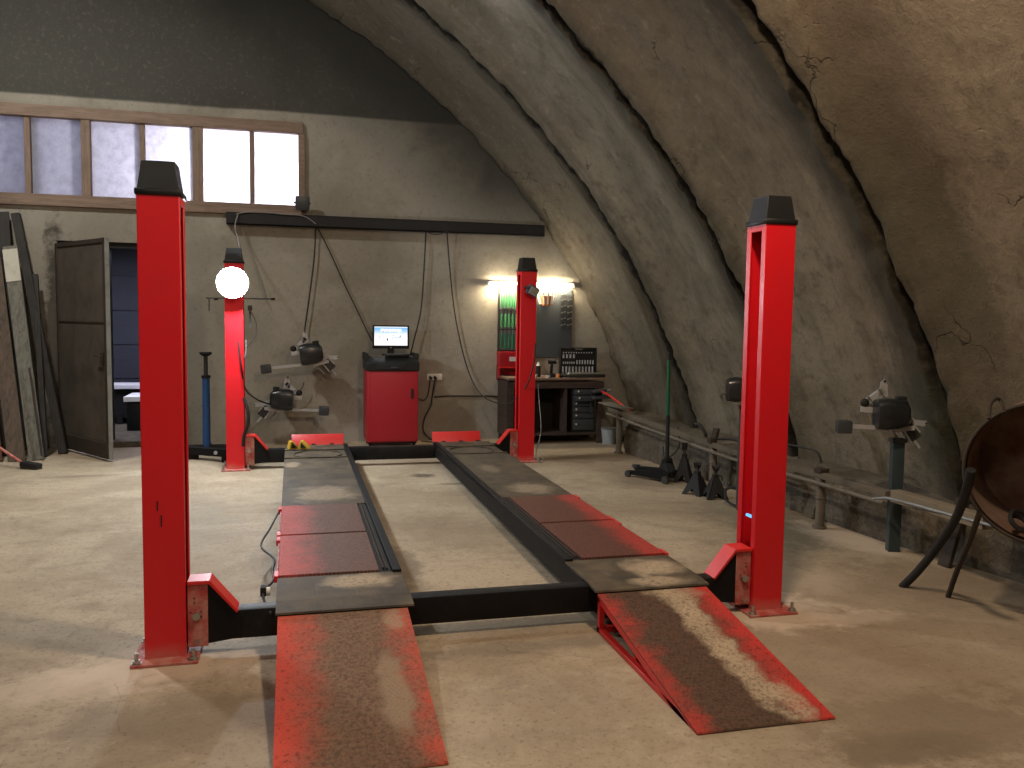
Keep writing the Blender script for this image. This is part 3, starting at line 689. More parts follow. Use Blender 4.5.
light('hall_lamp_light', 'AREA', (-1.2, -4.6, 5.6), 75, (1.0, .90, .78), 1.2, (.35, 0, 0), 1.2)
ceiling_lamp((2.40, -1.2, 4.2), (0, .5, 0), 'lamp_hall', 'warm hall lamp on the arched ceiling right of the photographer')
light('hall_lamp_light', 'POINT', (2.30, -1.2, 4.0), 300, (1.0, .77, .55), .14)

# daylight outside the panes, lamp of the lobby
light('yard_lamp', 'POINT', (.15, 7.75, 3.05), 280, (.93, .93, 1.0), .15)
light('lobby_light', 'AREA', (-1.8, 8.2, 2.6), 60, (.80, .80, 1.0), 1.2, (0, 0, 0), 1.0)
wd = bpy.data.worlds.new('world'); scene.world = wd; wd.use_nodes = True
bg = wd.node_tree.nodes['Background']; bg.inputs[0].default_value = (.62, .64, .86, 1); bg.inputs[1].default_value = 1.1

# ================================================================== THINGS ON THE BACK WALL
m = MB(); m.bx(-.1, 3.93, 6.83, 6.95, 2.72, 2.735); m.bx(-.1, 3.93, 6.83, 6.845, 2.72, 2.86); m.bx(-.1, 3.93, 6.83, 6.95, 2.85, 2.865)
tag(m.build('steel_channel', 'matte_black', bev=.003), 'long black steel channel carrying cables across the back wall', 'channel')

def cable(pts, label, r=.008, mat='cable', name='cable'):
    return tag(MB().tube(pts, r).build(name, mat), label, 'cable', None)
P_ = lambda lst, Y: [at(a_, b_, Y) for a_, b_ in lst]
cable(P_([(316, 226), (314, 260), (309, 300), (304, 335), (303, 352)], 6.9), 'thin black cable hanging straight down to the upper wall clamp')
cable(P_([(317, 226), (330, 252), (345, 285), (358, 312), (372, 341)], 6.88), 'black cable slanting from the channel down to the left of the monitor')
cable(P_([(426, 231), (424, 270), (421, 310), (414, 340), (410, 356)], 6.88), 'black cable hanging from the channel down to the right of the monitor')
cable([at(447, 231, 6.82), at(450, 270, 6.9), at(456, 320, 6.9), at(468, 370, 6.88), at(482, 395, 6.7), at(502, 404, 6.0), at(516, 399, 5.25), at(527, 385, 5.06), at(534, 362, 5.055), at(535.5, 343, 5.055)], 'long black cable sagging from the channel to the far right lift column')
cable(P_([(426, 231), (432, 234), (440, 234), (447, 231)], 6.82), 'short loop of black cable under the wall channel', .006)
cable(P_([(236, 214), (255, 211), (280, 214), (303, 216), (316, 224)], 6.815), 'pale cable lying along the front of the wall channel', .006, 'cable_grey')
cable([at(238, 214, 6.82), at(235, 226, 6.7), at(238, 240, 6.2), at(240, 252, 5.6), at(243, 262, 5.31)], 'grey cable dropping from the channel behind the far left column', .006, 'cable_grey')
cable(P_([(240, 225), (247, 245), (256, 270), (262, 290), (268, 305)], 6.9), 'thin dark cable slanting across the wall right of the lit floodlight', .005, 'cable_grey')
cable([at(238, 342, 5.06), at(242, 372, 5.04), at(246, 390, 5.3), at(258, 400, 6.2), at(272, 405, 6.75)], 'black cable from the far left column to the lower wall clamp', .009)
cable([at(244, 398, 5.05), at(248, 412, 5.02), at(248, 424, 5.02), at(244, 436, 5.05), at(243, 446, 5.08)], 'thick black hose looping beside the far left column', .017, name='hose')
cable(P_([(246, 340), (246, 352), (244, 358)], 5.1), 'short grey cable on the side of the far left column', .006, 'cable_grey')
cable(P_([(304, 382), (302, 388), (295, 396)], 6.85), 'short thin cable joining the two wall clamps', .005)
cable(P_([(435, 380), (432, 398), (431, 405), (424, 420), (424, 432), (433, 441)], 6.9), 'brown black cable falling from the sockets to the floor', .009)
cable(P_([(437, 380), (434, 392), (428, 408), (424, 418)], 6.915), 'pale cable falling from the sockets', .005, 'cable_grey')
cable(P_([(430, 380), (428, 394), (424, 400), (417, 398)], 6.9), 'black mains cable from the sockets to the red cabinet', .007)
cable(P_([(434, 397), (450, 396), (470, 396), (490, 396), (502, 397)], 6.93), 'black cable clipped level along the wall behind the far right column', .010)
cable(P_([(421, 441), (432, 442), (440, 443)], 6.7), 'cable lying on the floor right of the red cabinet', .007, 'dark_rust')
# wall sockets
s_ = thing('wall_socket', 'white row of three wall sockets right of the red cabinet', 'wall socket', tuple(at(434.5, 377, 6.94)))
MB().box((0, 0, 0), (.20, .03, .085), None, .006).build('plate', 'white', s_)
for k in (-.06, 0, .06):
    MB().cyl((k, -.016, 0), (k, -.022, 0), .024).build('socket', 'white', s_)
for k in (-.06, 0):
    MB().cyl((k, -.022, 0), (k + .005, -.06, -.015), .019).build('plug', 'matte_black', s_)
# rod on the wall / behind the column
r_ = thing('steel_rod', 'thin dark horizontal rod behind the glaring floodlight', 'rod', (0, 0, 0))
m = MB(); m.cyl(at(206, 298, 5.42), at(275, 299, 5.42), .007, n=8); m.cyl(at(209, 299, 5.42), at(209, 311, 5.42), .006, n=8); m.build('bar', 'steel_dark', r_)
m = MB(); m.cyl(at(271, 299, 5.42), at(275, 299, 5.42), .013, n=10); m.cyl(at(214, 299, 5.42), at(218, 299, 5.42), .012, n=10); m.build('end_knob', 'matte_black', r_)
MB().cyl(at(232, 298.5, 5.42), at(232, 298.5, 5.29), .01, n=8).build('hook', 'steel_dark', r_)
# control box of the lift column
cbx = thing('switch_box', 'small grey switch box hanging right of the far left column', 'switch box', tuple(at(250, 308, 5.2)))
MB().box((0, 0, 0), (.045, .03, .055), None, .004).build('box', 'steel_dark', cbx)
MB().bx(-.010, .010, -.005, .012, -.20, -.03).build('conduit', 'steel_dark', cbx)
cable(P_([(251, 312), (256, 322), (256, 335), (250, 344), (247, 348)], 5.2), 'thin cable looping from the grey switch box', .004)

# ---- red cabinet
ct = thing('alignment_cabinet', 'red cabinet on castors with a black top tray, against the back wall', 'cabinet', (1.865, 6.60, 0))
MB().bx(-.315, .315, -.27, .27, .075, .96, .01).build('body', 'cart_red', ct)
dr = MB().bx(-.275, .305, -.29, -.272, .09, .94, .006).build('door', 'cart_red', ct)
m = MB(); m.box((.235, -.295, .68), (.03, .012, .12), None, .004)
for q in (-.035, 0, .035): m.box((.235, -.303, .68 + q), (.018, .012, .022), None, .002)
m.build('handle', 'matte_black', dr)
m = MB(); m.prism([(-.30, .96), (.28, .96), (.28, 1.12), (-.18, 1.12), (-.30, 1.06)], 'x', -.325, .325); m.build('top_tray', 'black_plastic', ct, bev=.01)
m = MB(); m.bx(-.33, -.29, -.2, .28, 1.08, 1.17, .01); m.build('side_rail', 'matte_black', ct); MB().bx(.29, .33, -.2, .28, 1.08, 1.17, .01).build('side_rail', 'matte_black', ct)
m = MB(); m.bx(-.2, .16, -.306, -.29, .98, 1.05, .006); m.build('keyboard_recess', 'matte_black', ct); MB().box((.02, -.312, 1.0), (.09, .03, .02), (.2, 0, .1), .008).build('mouse', 'dark_grey', ct)
MB().bx(-.27, .27, -.15, .24, 1.12, 1.132).build('shelf', 'board_dirty', ct)
MB().bx(-.27, .27, -.24, -.2, .045, .075).build('base_frame', 'matte_black', ct)
for xx in (-.27, .27):
    for yy in (-.22, .2):
        m = MB(); m.cyl((xx - .015, yy, .03), (xx + .015, yy, .03), .03); m.bx(xx - .03, xx + .03, yy - .03, yy + .03, .05, .075); m.build('castor', 'black', ct)
# monitor
mo = thing('monitor', 'small lit computer monitor standing on the red cabinet', 'monitor', (1.875, 6.66, 1.133))
mz = .255
MB().box((0, 0, mz - .02), (.46, .035, .295), None, .006).build('bezel', 'black_plastic', mo)
sc = MB().box((0, 0, 0), (.415, .004, .235)).build('screen', 'screen', mo, loc=(0, -.0195, mz - .01))
def scr(x, z, w_, h_, mat, nm='screen_mark'): MB().box((x, -.0026, z), (w_, .001, h_)).build(nm, mat, sc)
scr(0, .075, .26, .035, 'scr_white', 'title_bar')
for k in range(5): scr(-.085 + k * .009, .086, .006, .010, 'scr_red', 'title_letter')
for k in range(3): scr(-.036 + k * .009, .086, .006, .011, 'scr_grey', 'title_letter')
scr(.01, .086, .008, .009, 'scr_grey', 'title_letter')
for k in range(6): scr(.06 + k * .010, .086, .007, .007, 'scr_grey', 'title_letter')
for (x_, z_, w_, h_, mm) in [(-.10, .055, .02, .012, 'scr_grey'), (-.05, .055, .05, .006, 'scr_grey'), (.03, .055, .08, .006, 'scr_grey'), (-.09, .0, .10, .022, 'scr_white'), (-.14, -.012, .018, .014, 'scr_grey'), (-.045, -.043, .018, .03, 'scr_dark'),
        (.05, .02, .11, .018, 'scr_white'), (.03, .015, .014, .016, 'scr_grey'), (.07, -.02, .09, .015, 'scr_blue'), (.015, -.025, .014, .010, 'scr_grey'), (.115, -.005, .014, .03, 'scr_grey'), (.10, .05, .02, .012, 'scr_white')]:
    scr(x_, z_, w_, h_, mm)
m = MB(); m.bx(-.04, .04, .01, .04, .02, .16); m.box((0, .02, .01), (.2, .16, .02), None, .006); m.build('stand', 'black_plastic', mo)
MB().box((0, -.02, mz - .155), (.012, .003, .012)).build('power_light', 'alu', mo)
m = MB(); m.box((0, 0, .0), (.30, .12, .03), None, .008); tag(m.build('keyboard', 'black_plastic', loc=(1.93, 6.46, 1.148)), 'black keyboard lying in front of the monitor foot', 'keyboard')

# ---- blue telescopic stand
bs = thing('transmission_jack', 'slim blue upright hydraulic stand with a round black top at the back wall', 'jack', (-.32, 6.45, 0))
MB().cyl((0, 0, .05), (0, 0, .88), .046, .043, n=20).build('cylinder', 'blue', bs)
m = MB(); m.cyl((0, 0, .88), (0, 0, 1.14), .024); m.build('rod', 'steel_dark', bs)
MB().cyl((0, 0, .87), (0, 0, .90), .052).build('collar', 'matte_black', bs); MB().lathe([(0, 1.13), (.04, 1.13), (.07, 1.155), (.07, 1.175), (0, 1.175)]).build('saddle', 'matte_black', bs)
m = MB(); m.bar((-.28, 0, .04), (.28, 0, .04), .07, .07); m.bar((0, -.28, .03), (0, .28, .03), .07, .05)
m.build('foot', 'matte_black', bs)
# a dark long beam on the floor running behind the column
bm_ = thing('tow_bar', 'black steel bar lying on the floor behind the far left column', 'bar', (0, 0, 0))
m = MB(); a_ = at(189, 452, 5.9); b_ = at(226, 452, 5.7); m.bar((a_.x, 5.9, .10), (b_.x + .06, 5.6, .10), .10, .08); m.bx(a_.x - .02, a_.x + .1, 5.84, 5.96, 0, .07); m.bx(b_.x - .04, b_.x + .06, 5.58, 5.70, 0, .07); m.build('body', 'black', bm_)
MB().cyl((b_.x - .1, 5.6, .11), (b_.x - .1, 5.58, .11), .02).build('bolt', 'alu', bm_)

# ================================================================== WHEEL CLAMPS
def sensor(loc, label, flip=1, roll=0.0, arm=.42, scale=1.0, rz=0.0, group='wheel clamps with camera heads', bare=False):
    o = thing('wheel_clamp', label, 'wheel clamp', loc); o.rotation_euler = (0, roll, rz); o.scale = (scale,) * 3; o['group'] = group
    f = flip
    # rounded, tapering housing
    m = MB()
    secs = [(-.135, .050, .070, .0), (-.125, .095, .112, 0), (-.06, .105, .125, .003), (.03, .098, .118, .004), (.10, .082, .098, .002), (.125, .05, .065, 0)]
    rings = []
    for (x, hy, hz, dz) in secs:
        ring = []
        for k in range(20):
            a = 2 * PI * k / 20; c, s2 = math.cos(a), math.sin(a)
            e = .55
            ring.append(m.b.verts.new((f * x, -.09 + math.copysign(abs(c) ** e, c) * hy, .02 + dz + math.copysign(abs(s2) ** e, s2) * hz)))
        rings.append(ring)
    for A, B in zip(rings, rings[1:]):
        for k in range(20): m.b.faces.new((A[k], A[(k + 1) % 20], B[(k + 1) % 20], B[k]))
    m.b.faces.new(rings[0]); m.b.faces.new(rings[-1][::-1])
    hd = m.build('housing', 'sensor_plastic', o)
    m = MB(); m.box((f * -.0, -.09, .125), (.19, .15, .025), None, .008); m.box((f * .06, -.09, .15), (.07, .08, .03), None, .008); m.build('top_panel', 'matte_black', o)
    if not bare:
      m = MB(); m.bar((f * -.02, -.07, -.095), (f * (-.12 - arm), -.07, -.085), .026, .030); m.build('arm', 'alu', o)
    if not bare:
      m = MB(); m.box((f * (-.16 - arm), -.07, -.09), (.115, .09, .105), None, .015); m.build('camera_head', 'dark_grey', o)
    if not bare: MB().bar((f * .0, -.07, -.11), (f * .18, -.07, -.085), .03, .035).build('counter_arm', 'alu', o)
    if bare:
        MB().tube([(-.13, -.06, -.02), (-.17, -.06, -.03), (-.18, -.06, -.06)], .008, 8).build('hook', 'steel_dark', o)
        MB().sph((.06, -.10, -.13), .03, n=8).build('knob', 'steel_dark', o); return o
    m = MB(); m.box((f * -.17, -.03, .045), (.11, .02, .045), (0, .08 * f, 0), .003); m.build('grip', 'alu', o)
    d = Vector((f * .62, 0, -.78)); q = Vector((.78, 0, f * .62))
    for s2 in (-1, 1):
        MB().cyl(-d * .20 + q * .05 * s2 + Vector((0, .0, .02)), d * .26 + q * .05 * s2 + Vector((0, .02, 0)), .010, n=10).build('guide_rod', 'steel', o)
    MB().bar(-d * .17 - q * .08 + Vector((0, .02, .02)), -d * .17 + q * .08 + Vector((0, .02, .02)), .05, .045).build('jaw_block', 'alu', o)
    c0 = -d * .17 + q * f * .07 + Vector((0, -.0, .02))
    MB().prism([(c0.x - .035, c0.z - .07), (c0.x + .04, c0.z - .04), (c0.x + .032, c0.z + .05), (c0.x + .008, c0.z + .095), (c0.x - .02, c0.z + .07)], 'y', -.005, .005).build('jaw_plate', 'alu', o)
    MB().sph((-d.x * .20 - q.x * f * .09, -.03, -d.z * .20 - q.z * f * .09), .036, (1, .7, 1), 8).build('knob', 'matte_black', o)
    MB().prism([(f * .10, .01), (f * .16, .0), (f * .21, -.03), (f * .29, -.035), (f * .305, -.06), (f * .27, -.08), (f * .20, -.07), (f * .12, -.08)], 'y', -.01, 0.0).build('wing_plate', 'alu', o)
    c1 = Vector((f * .18, .0, -.125))
    MB().bar(c1 + Vector((f * -.04, 0, .045)), c1 + Vector((f * .035, 0, -.06)), .045, .10).build('lower_block', 'steel_dark', o)
    MB().bar(c1 + Vector((f * -.07, -.028, .02)), c1 + Vector((f * -.005, -.028, -.085)), .008, .014).build('lower_jaw', 'alu', o)
    MB().bar(c1 + Vector((f * .0, -.028, .075)), c1 + Vector((f * .06, -.028, .0)), .008, .012).build('lower_jaw', 'alu', o)
    MB().cyl(c1 + Vector((f * .02, -.01, -.06)), c1 + Vector((f * .07, -.01, -.13)), .012, n=10).build('lower_pin', 'alu', o)
    MB().cyl((0, 0, 0), (0, .20, 0), .03, n=12).build('spindle', 'steel_dark', o)
    for (x, z) in ((f * .29, -.055), (c0.x + .008, c0.z + .08)): MB().cyl((x, -.014, z), (x, .0, z), .009, n=10).build('rivet', 'matte_black', o)
    return o
c_ = at(314, 355, 6.8); sensor((c_.x - .03, 6.70, c_.z + .0), 'upper of the two wheel clamps hung on the back wall, arm pointing left', 1, -.12, .36, 1.08)
c_ = at(283, 400, 6.8); sensor((c_.x - .02, 6.70, c_.z + .0), 'lower of the two wheel clamps hung on the back wall, arm pointing right', -1, .05, .32, 1.08)
sp_ = at(899, 418, .85)
sensor((sp_.x, .96, sp_.z + .005), 'wheel clamp with black camera head on the dark post, nearest on the right', 1, .0, .20, .88, -.35)
def clamp_stand(x, y, h, label):
    o = thing('clamp_stand', label, 'stand', (x, y, 0), -.35, 'clamp stands along the right wall')
    MB().bx(-.04, .04, -.035, .035, 0, h, .004).build('post', 'teal_steel', o)
    MB().bx(-.05, .05, -.045, .045, h - .025, h + .0).build('holder', 'steel_dark', o)
    return o
st1 = at(905, 440, .96); clamp_stand(4.82, .96, .81, 'dark square steel post carrying the nearest wheel clamp')
st2 = at(737, 391, 2.32)
sensor((st2.x, 2.30, st2.z), 'wheel clamp mostly hidden behind the near right lift column', 1, .0, .0, .85, -.3, bare=True)
clamp_stand(st2.x + .10, 2.36, st2.z - .13, 'dark steel post hidden behind the near right lift column')

# ================================================================== WORKBENCH CORNER
wb = thing('workbench', 'dark wooden workbench with a worn worktop in the back right corner', 'workbench', (3.93, 6.62, 0))
MB().bx(-.60, .72, -.30, .30, .832, .86).build('worktop', 'bench_top', wb, bev=.004)
MB().bx(-.58, .70, -.285, -.26, .73, .815).build('apron', 'bench_wood', wb)
for xx in (-.58, -.40, .62):
    for yy in (-.28, .22): MB().bx(xx, xx + .06, yy, yy + .06, 0, .815).build('leg', 'bench_wood', wb)
MB().bx(-.60, -.575, -.25, .27, .1, .815).build('side_panel', 'bench_wood', wb)
MB().bx(-.55, .66, -.27, .27, .115, .145).build('lower_shelf', 'bench_wood', wb)
MB().bx(-.57, .66, .27, .29, .1, .8).build('back_panel', 'matte_black', wb)
MB().bx(.17, .20, -.27, .26, .145, .815).build('divider', 'bench_wood', wb)
# drawer unit
du = thing('drawer_unit', 'black plastic drawer unit under the workbench with two drawers pulled out', 'drawer unit', (4.37, 6.40, .145))
MB().bx(-.16, .16, .0, .32, 0, .60, .006).build('body', 'case_black', du)
zz = .03
for k, (hh, out) in enumerate([(.15, 0), (.08, 0), (.08, 0), (.08, .0), (.08, .12), (.08, .08)]):
    d_ = MB().bx(-.145, .145, -.02 - out, .05, zz, zz + hh - .012, .005).build('drawer', 'dark_grey', du)
    MB().sph((-.10, -.025 - out, zz + hh / 2), .014, n=6).build('knob', 'alu', d_)
    zz += hh
dt = thing('drawer_tray', 'dark open tray tilted out to the right of the drawer unit', 'tray', tuple(at(600, 394, 6.25)))
m = MB(); m.box((0, 0, .045), (.22, .16, .035), (0, -.1, 0), .006); m.box((.0, 0, -.04), (.24, .16, .035), (0, -.06, 0), .006); m.bar((-.1, .07, .05), (-.1, .07, -.25), .02, .02); m.build('tray', 'dark_grey', dt)
m = MB(); m.box((.09, -.085, .06), (.05, .006, .018), (0, -.3, 0)); m.box((.10, -.085, -.02), (.04, .006, .012), (0, -.3, 0)); m.build('tag', 'alu', dt)
# bucket under the bench end
bk = thing('bucket', 'grey plastic bucket on the floor at the right end of the workbench', 'bucket', (4.69, 6.27, 0))
MB().lathe([(0, .004), (.085, .0), (.105, .20), (.11, .20), (.11, .212), (.1, .212), (.08, .01), (0, .01)], n=24).build('tub', 'clear_dirty', bk)
MB().lathe([(0, .213), (.112, .213), (.112, .20)], n=24).build('lid', 'grey_paint', bk)

# tool case
tc = thing('socket_set_case', 'open black socket set case full of bright sockets on the workbench', 'tool case', (4.40, 6.66, .86)); tc.scale = (1.06, 1, 1.08)
lid = MB(); lid.bx(-.235, .235, .08, .105, .02, .35, .006); lid.bx(-.245, -.23, .05, .11, .02, .355, .004); lid.bx(.23, .245, .05, .11, .02, .355, .004); lid.bx(-.24, .24, .05, .11, .335, .357, .004)
lid = lid.build('lid', 'case_black', tc)
MB().bx(-.05, .05, .03, .055, .325, .345, .004).build('handle', 'board_dirty', lid)
def sock(x, z, r, h): MB().cyl((x, .055, z), (x, .055, z + h), r, n=10).build('socket', 'alu', tc)
for k in range(10): sock(-.205 + k * .044, .045, .012, .075)
for k in range(7): sock(-.02 + k * .036, .15, .009, .05)
for k in range(4): sock(-.2 + k * .046, .225, .012, .045)
for k in range(6): sock(-.2 + k * .028, .155, .008, .025)
for k in range(12): sock(-.2 + k * .034, .285, .007, .015)
m = MB(); m.bx(-.24, .26, -.25, .05, 0, .035, .006); m.build('tray', 'case_black', tc)
m = MB(); m.cyl((-.2, -.2, .045), (.28, -.2, .045), .012, n=10); m.cyl((-.1, -.12, .045), (.2, -.14, .045), .012, n=10); m.sph((-.2, -.2, .045), .022, n=6); m.build('ratchet', 'steel', tc)
for k in range(9): MB().cyl((-.19 + k * .045, -.05, .03), (-.19 + k * .045, -.05, .055), .014, n=10).build('socket', 'steel', tc)

# boards on the wall
pgb = tag(MB().bx(3.66, 4.365, 6.92, 6.95, 1.10, 2.02).build('tool_board', 'board_dark', bev=.003), 'dark grey tool board under the tube lamp, right of the far column', 'tool board')
gb = thing('tool_rack', 'narrow rack with green-handled tools left of the far right column', 'tool rack', (3.34, 6.94, 1.17))
MB().bx(0, .30, -.01, .01, 0, .86).build('back_plate', 'alu', gb)
MB().bx(-.012, .008, -.03, .012, 0, .86).build('side_rail', 'steel_dark', gb)
def gtool(x, z, l, mh):
    o = thing('screwdriver', 'thin hand tool hanging in a row on the narrow rack', 'hand tool', (3.34 + x, 6.905, 1.17 + z), 0, 'green hand tools on the narrow rack')
    return o
nt_ = [('a', .60, .20, 'green_plastic', 9), ('b', .34, .17, 'green_plastic', 6), ('c', .05, .20, 'green_dark', 6)]
rows_lbl = {'a': 'green handled wrench in the top row of the narrow tool rack', 'b': 'green handled screwdriver in the middle row of the narrow tool rack', 'c': 'dark green screwdriver in the bottom row of the narrow tool rack'}
rows_grp = {'a': 'top row of green tools', 'b': 'middle row of green tools', 'c': 'bottom row of green tools'}
for key, z0_, hl, mt, cnt in nt_:
    src = None
    for k in range(cnt):
        x_ = .03 + k * .26 / (cnt - 1)
        if src is None:
            o = thing('screwdriver', rows_lbl[key], 'hand tool', (3.34 + x_, 6.905, 1.17 + z0_), 0, rows_grp[key])
            hw = .012 if key == 'a' else .018
            MB().cyl((0, 0, 0), (0, 0, hl), hw, hw * .8, n=10).build('grip', mt, o)
            MB().cyl((0, 0, hl), (0, 0, hl + .09), .006, n=8).build('shaft', 'steel', o)
            src = o
        else:
            o = copy_tree(src); o.location = (3.34 + x_, 6.905, 1.17 + z0_)
for z_ in (.56, .30, .02): MB().bx(0, .30, -.05, -.01, z_, z_ + .012).build('rack_bar', 'matte_black', gb)
rb = thing('red_tool_shelf', 'red metal two-tier tool shelf on the wall left of the far right column', 'shelf', (3.32, 6.94, .80))
MB().bx(0, .42, -.14, .0, .18, .38, .004).build('upper_bin', 'box_red', rb)
m = MB(); m.bx(0, .42, -.02, .0, .0, .2); m.bx(0, .02, -.12, 0, .0, .2); m.bx(0, .42, -.12, 0, .0, .02); m.build('lower_bin', 'box_red', rb)
MB().bx(.0, .42, -.16, -.13, .165, .185).build('shelf_lip', 'bright_red', rb)
MB().bx(.14, .28, -.144, -.141, .255, .315).build('label_plate', 'white', rb)

# pliers, cup of bits, wrench strips on the dark board
pc_ = thing('tool_holder', 'white and orange cup-shaped tool holder on the dark board', 'tool holder', (3.98, 6.86, 1.80))
MB().lathe([(0, 0), (.055, 0), (.085, .13), (.08, .13), (.05, .012), (0, .012)], n=20).build('cup', 'orange', pc_)
for k in range(7):
    a = PI + k * PI / 6
    MB().cyl((.09 * math.cos(a) * 1.0, .065 * math.sin(a), .02), (.13 * math.cos(a), .08 * math.sin(a), .17), .012, n=8).build('bit', 'white', pc_)
for k, xx in enumerate((3.70, 3.745, 3.79)):
    o = thing('pliers', ['black pliers hanging nearest the column on the dark board', 'middle of the three hanging pliers on the dark board', 'grey pliers hanging beside the orange cup holder'][k], 'pliers', (xx, 6.89, 1.66 + .03 * k), 0, 'pliers on the dark board')
    for s2 in (-1, 1): MB().tube([(0, 0, .16), (s2 * .022, 0, .10), (s2 * .018, 0, .0)], .009, 8).build('grip', 'matte_black' if k != 2 else 'steel_dark', o)
    MB().prism([(-.015, .15), (.015, .15), (.012, .23), (0, .25), (-.012, .23)], 'y', -.008, .008).build('jaw', 'steel', o)
for k in range(12):
    for j, xx in enumerate((4.235, 4.325)):
        if j == 1 and k == 11: continue
        o = thing('wrench', 'short chrome wrench in the %s strip at the right edge of the dark board' % ('left', 'right')[j], 'wrench', (xx, 6.90, 1.50 + k * .042), 0, ('left wrench strip', 'right wrench strip')[j])
        m = MB(); m.bar((-.022, 0, 0), (.022, 0, .012), .006, .008); m.cyl((-.024, -.006, 0), (-.024, .006, 0), .012, n=10); m.cyl((.024, -.006, .013), (.024, .006, .013), .010, n=10); m.build('body', 'steel' if k % 2 else 'steel_dark', o)
# bench clutter
o = thing('spray_can', 'dark spray can on the worktop beside the far column', 'spray can', (3.79, 6.55, .86))
MB().cyl((0, 0, 0), (0, 0, .15), .03, n=20).build('can', 'matte_black', o); MB().lathe([(.03, .15), (.018, .17), (.014, .19), (0, .195)], n=20).build('nozzle', 'white', o)
o = thing('drill', 'black cordless drill standing on the worktop', 'drill', (3.96, 6.52, .86))
MB().box((0, 0, .025), (.09, .12, .05), None, .008).build('battery', 'matte_black', o); MB().box((0, .0, .11), (.035, .045, .14), (0, .1, 0), .01).build('grip', 'black_plastic', o)
MB().cyl((-.04, 0, .20), (.06, 0, .20), .028, n=16).build('motor_housing', 'black_plastic', o); MB().cyl((.06, 0, .20), (.10, 0, .20), .016, .01, n=12).build('chuck', 'steel', o)
o = thing('rag', 'dark crumpled rag on the worktop left of the socket set', 'rag', (4.12, 6.5, .86))
m = MB(); m.sph((0, 0, .02), .06, (1.3, 1, .45), 10)
for v in m.b.verts: v.co += Vector((noise.noise(v.co * 30), noise.noise(v.co * 27 + Vector((3, 3, 3))), .5 * noise.noise(v.co * 25))) * .02; v.co.z = max(0, v.co.z)
m.build('cloth', 'matte_black', o)
for i, (xx, yy, rr, hh, mm, lb) in enumerate([(3.72, 6.42, .025, .045, 'steel', 'small steel socket on the worktop front'), (3.88, 6.40, .03, .03, 'alu', 'flat metal tin on the worktop front'), (4.03, 6.45, .02, .05, 'orange', 'small orange cap on the worktop')]):
    tag(MB().lathe([(0, 0), (rr, 0), (rr, hh * .9), (rr * .9, hh), (0, hh)], n=18).build(('socket', 'tin', 'bottle_cap')[i], mm, loc=(xx, yy, .86)), lb, ('socket', 'tin', 'cap')[i])
cable([at(538, 384, 6.28), at(539, 400, 6.2), at(541, 430, 5.6), at(536, 455, 5.15), at(541, 463, 4.95), at(543, 458, 5.0)], 'thin pale cable hanging from the worktop to the floor by the far right column', .005, 'cable_grey')
cable([at(599, 390, 6.2), at(610, 396, 6.1), at(622, 405, 5.9), at(630, 410, 5.7)], 'red hose arching from the drawer trays to the wall board', .012, 'bright_red', 'hose')

# ================================================================== RIGHT WALL: rail on pipe legs
def rail_piece(pts, w_, h_, mat, name, label, cat):
    m = MB()
    for a_, b_ in zip(pts, pts[1:]): m.bar(a_, b_, w_, h_)
    return tag(m.build(name, mat, bev=.004), label, cat)
rp = [(4.50, 5.75, .52), (4.56, 4.75, .475), (4.63, 2.9, .42), (4.70, 1.70, .425), (4.74, .92, .42)]
rl = thing('wall_rail', 'long dirty painted rail on pipe legs along the foot of the arched wall', 'rail', (0, 0, 0))
m = MB()
for a_, b_ in zip(rp, rp[1:]): m.bar(a_, b_, .07, .05)
m.build('beam', 'board_dirty', rl, bev=.004)
m = MB(); m.tube([(x - .045, y, z - .06) for x, y, z in rp], .016, smooth=False); m.build('pipe', 'leg_pipe', rl)
for (x, y, z) in [(4.52, 5.50, .50), (4.62, 3.28, .42), (4.70, 1.66, .40)]:
    m = MB(); m.tube([(x, y, 0), (x + .004, y, z * .5), (x - .004, y, z)], .036, 12); m.cyl((x, y, 0), (x, y, .02), .055, n=14); m.cyl((x, y, z * .6), (x, y, z * .63), .042, n=14); m.build('leg', 'leg_pipe', rl)
MB().box((4.70, 1.66, .46), (.08, .09, .035), None, .006).build('joint_clamp', 'dark_rust', rl); MB().box((4.60, 3.28, .47), (.07, .08, .05), None, .008).build('joint_clamp', 'dark_rust', rl)
rail_piece([(4.74, .86, .425), (4.76, .06, .42)], .085, .085, 'beam_wood', 'wooden_beam', 'pale wooden beam resting beside the nearest clamp stand and the drum', 'beam')
tag(MB().tube([at(873, 499, .92), at(884, 498, .84), at(896, 500, .74), at(940, 512, .40), at(990, 525, .0), at(1036, 538, -.32)], .010, 10).build('steel_pipe', 'galv'), 'thin bright steel pipe below the wooden beam, running to the drum', 'pipe')
rail_piece([(4.50, 5.98, .575), (4.56, 5.35, .56)], .17, .015, 'grey_paint', 'metal_sheet', 'short grey metal sheet lying on the far end of the wall rail', 'sheet')
# old boards leaning behind the rail
for i, (x, y, hh, wd_, an, mm) in enumerate([(4.78, 3.75, .52, .10, .2, 'dark_rust'), (4.86, 2.0, .42, .14, .25, 'board_dirty'), (4.93, .55, .45, .10, .3, 'dark_rust')]):
    tag(MB().bar((x - .03, y, 0), (x + hh * .25, y + .02, hh), wd_, .03, (1, 0, 0)).build('scrap_board', mm, bev=.003), ['dark scrap board leaning behind the wall rail near the jack stands', 'pale scrap board leaning behind the rail right of the near right column', 'dark scrap board leaning on the plinth below the wooden beam'][i], 'board')
cable([(4.66, 3.3, .48), (4.72, 3.0, .50), (4.80, 2.7, .36), (4.78, 2.4, .25), (4.72, 2.2, .30)], 'black cable lying over the rail behind the jack stands', .012)
cable([(4.63, 4.1, .50), (4.60, 4.0, .30), (4.52, 4.15, .15), (4.56, 4.3, .26)], 'thin dark cable looping below the rail by the floor jack', .007)
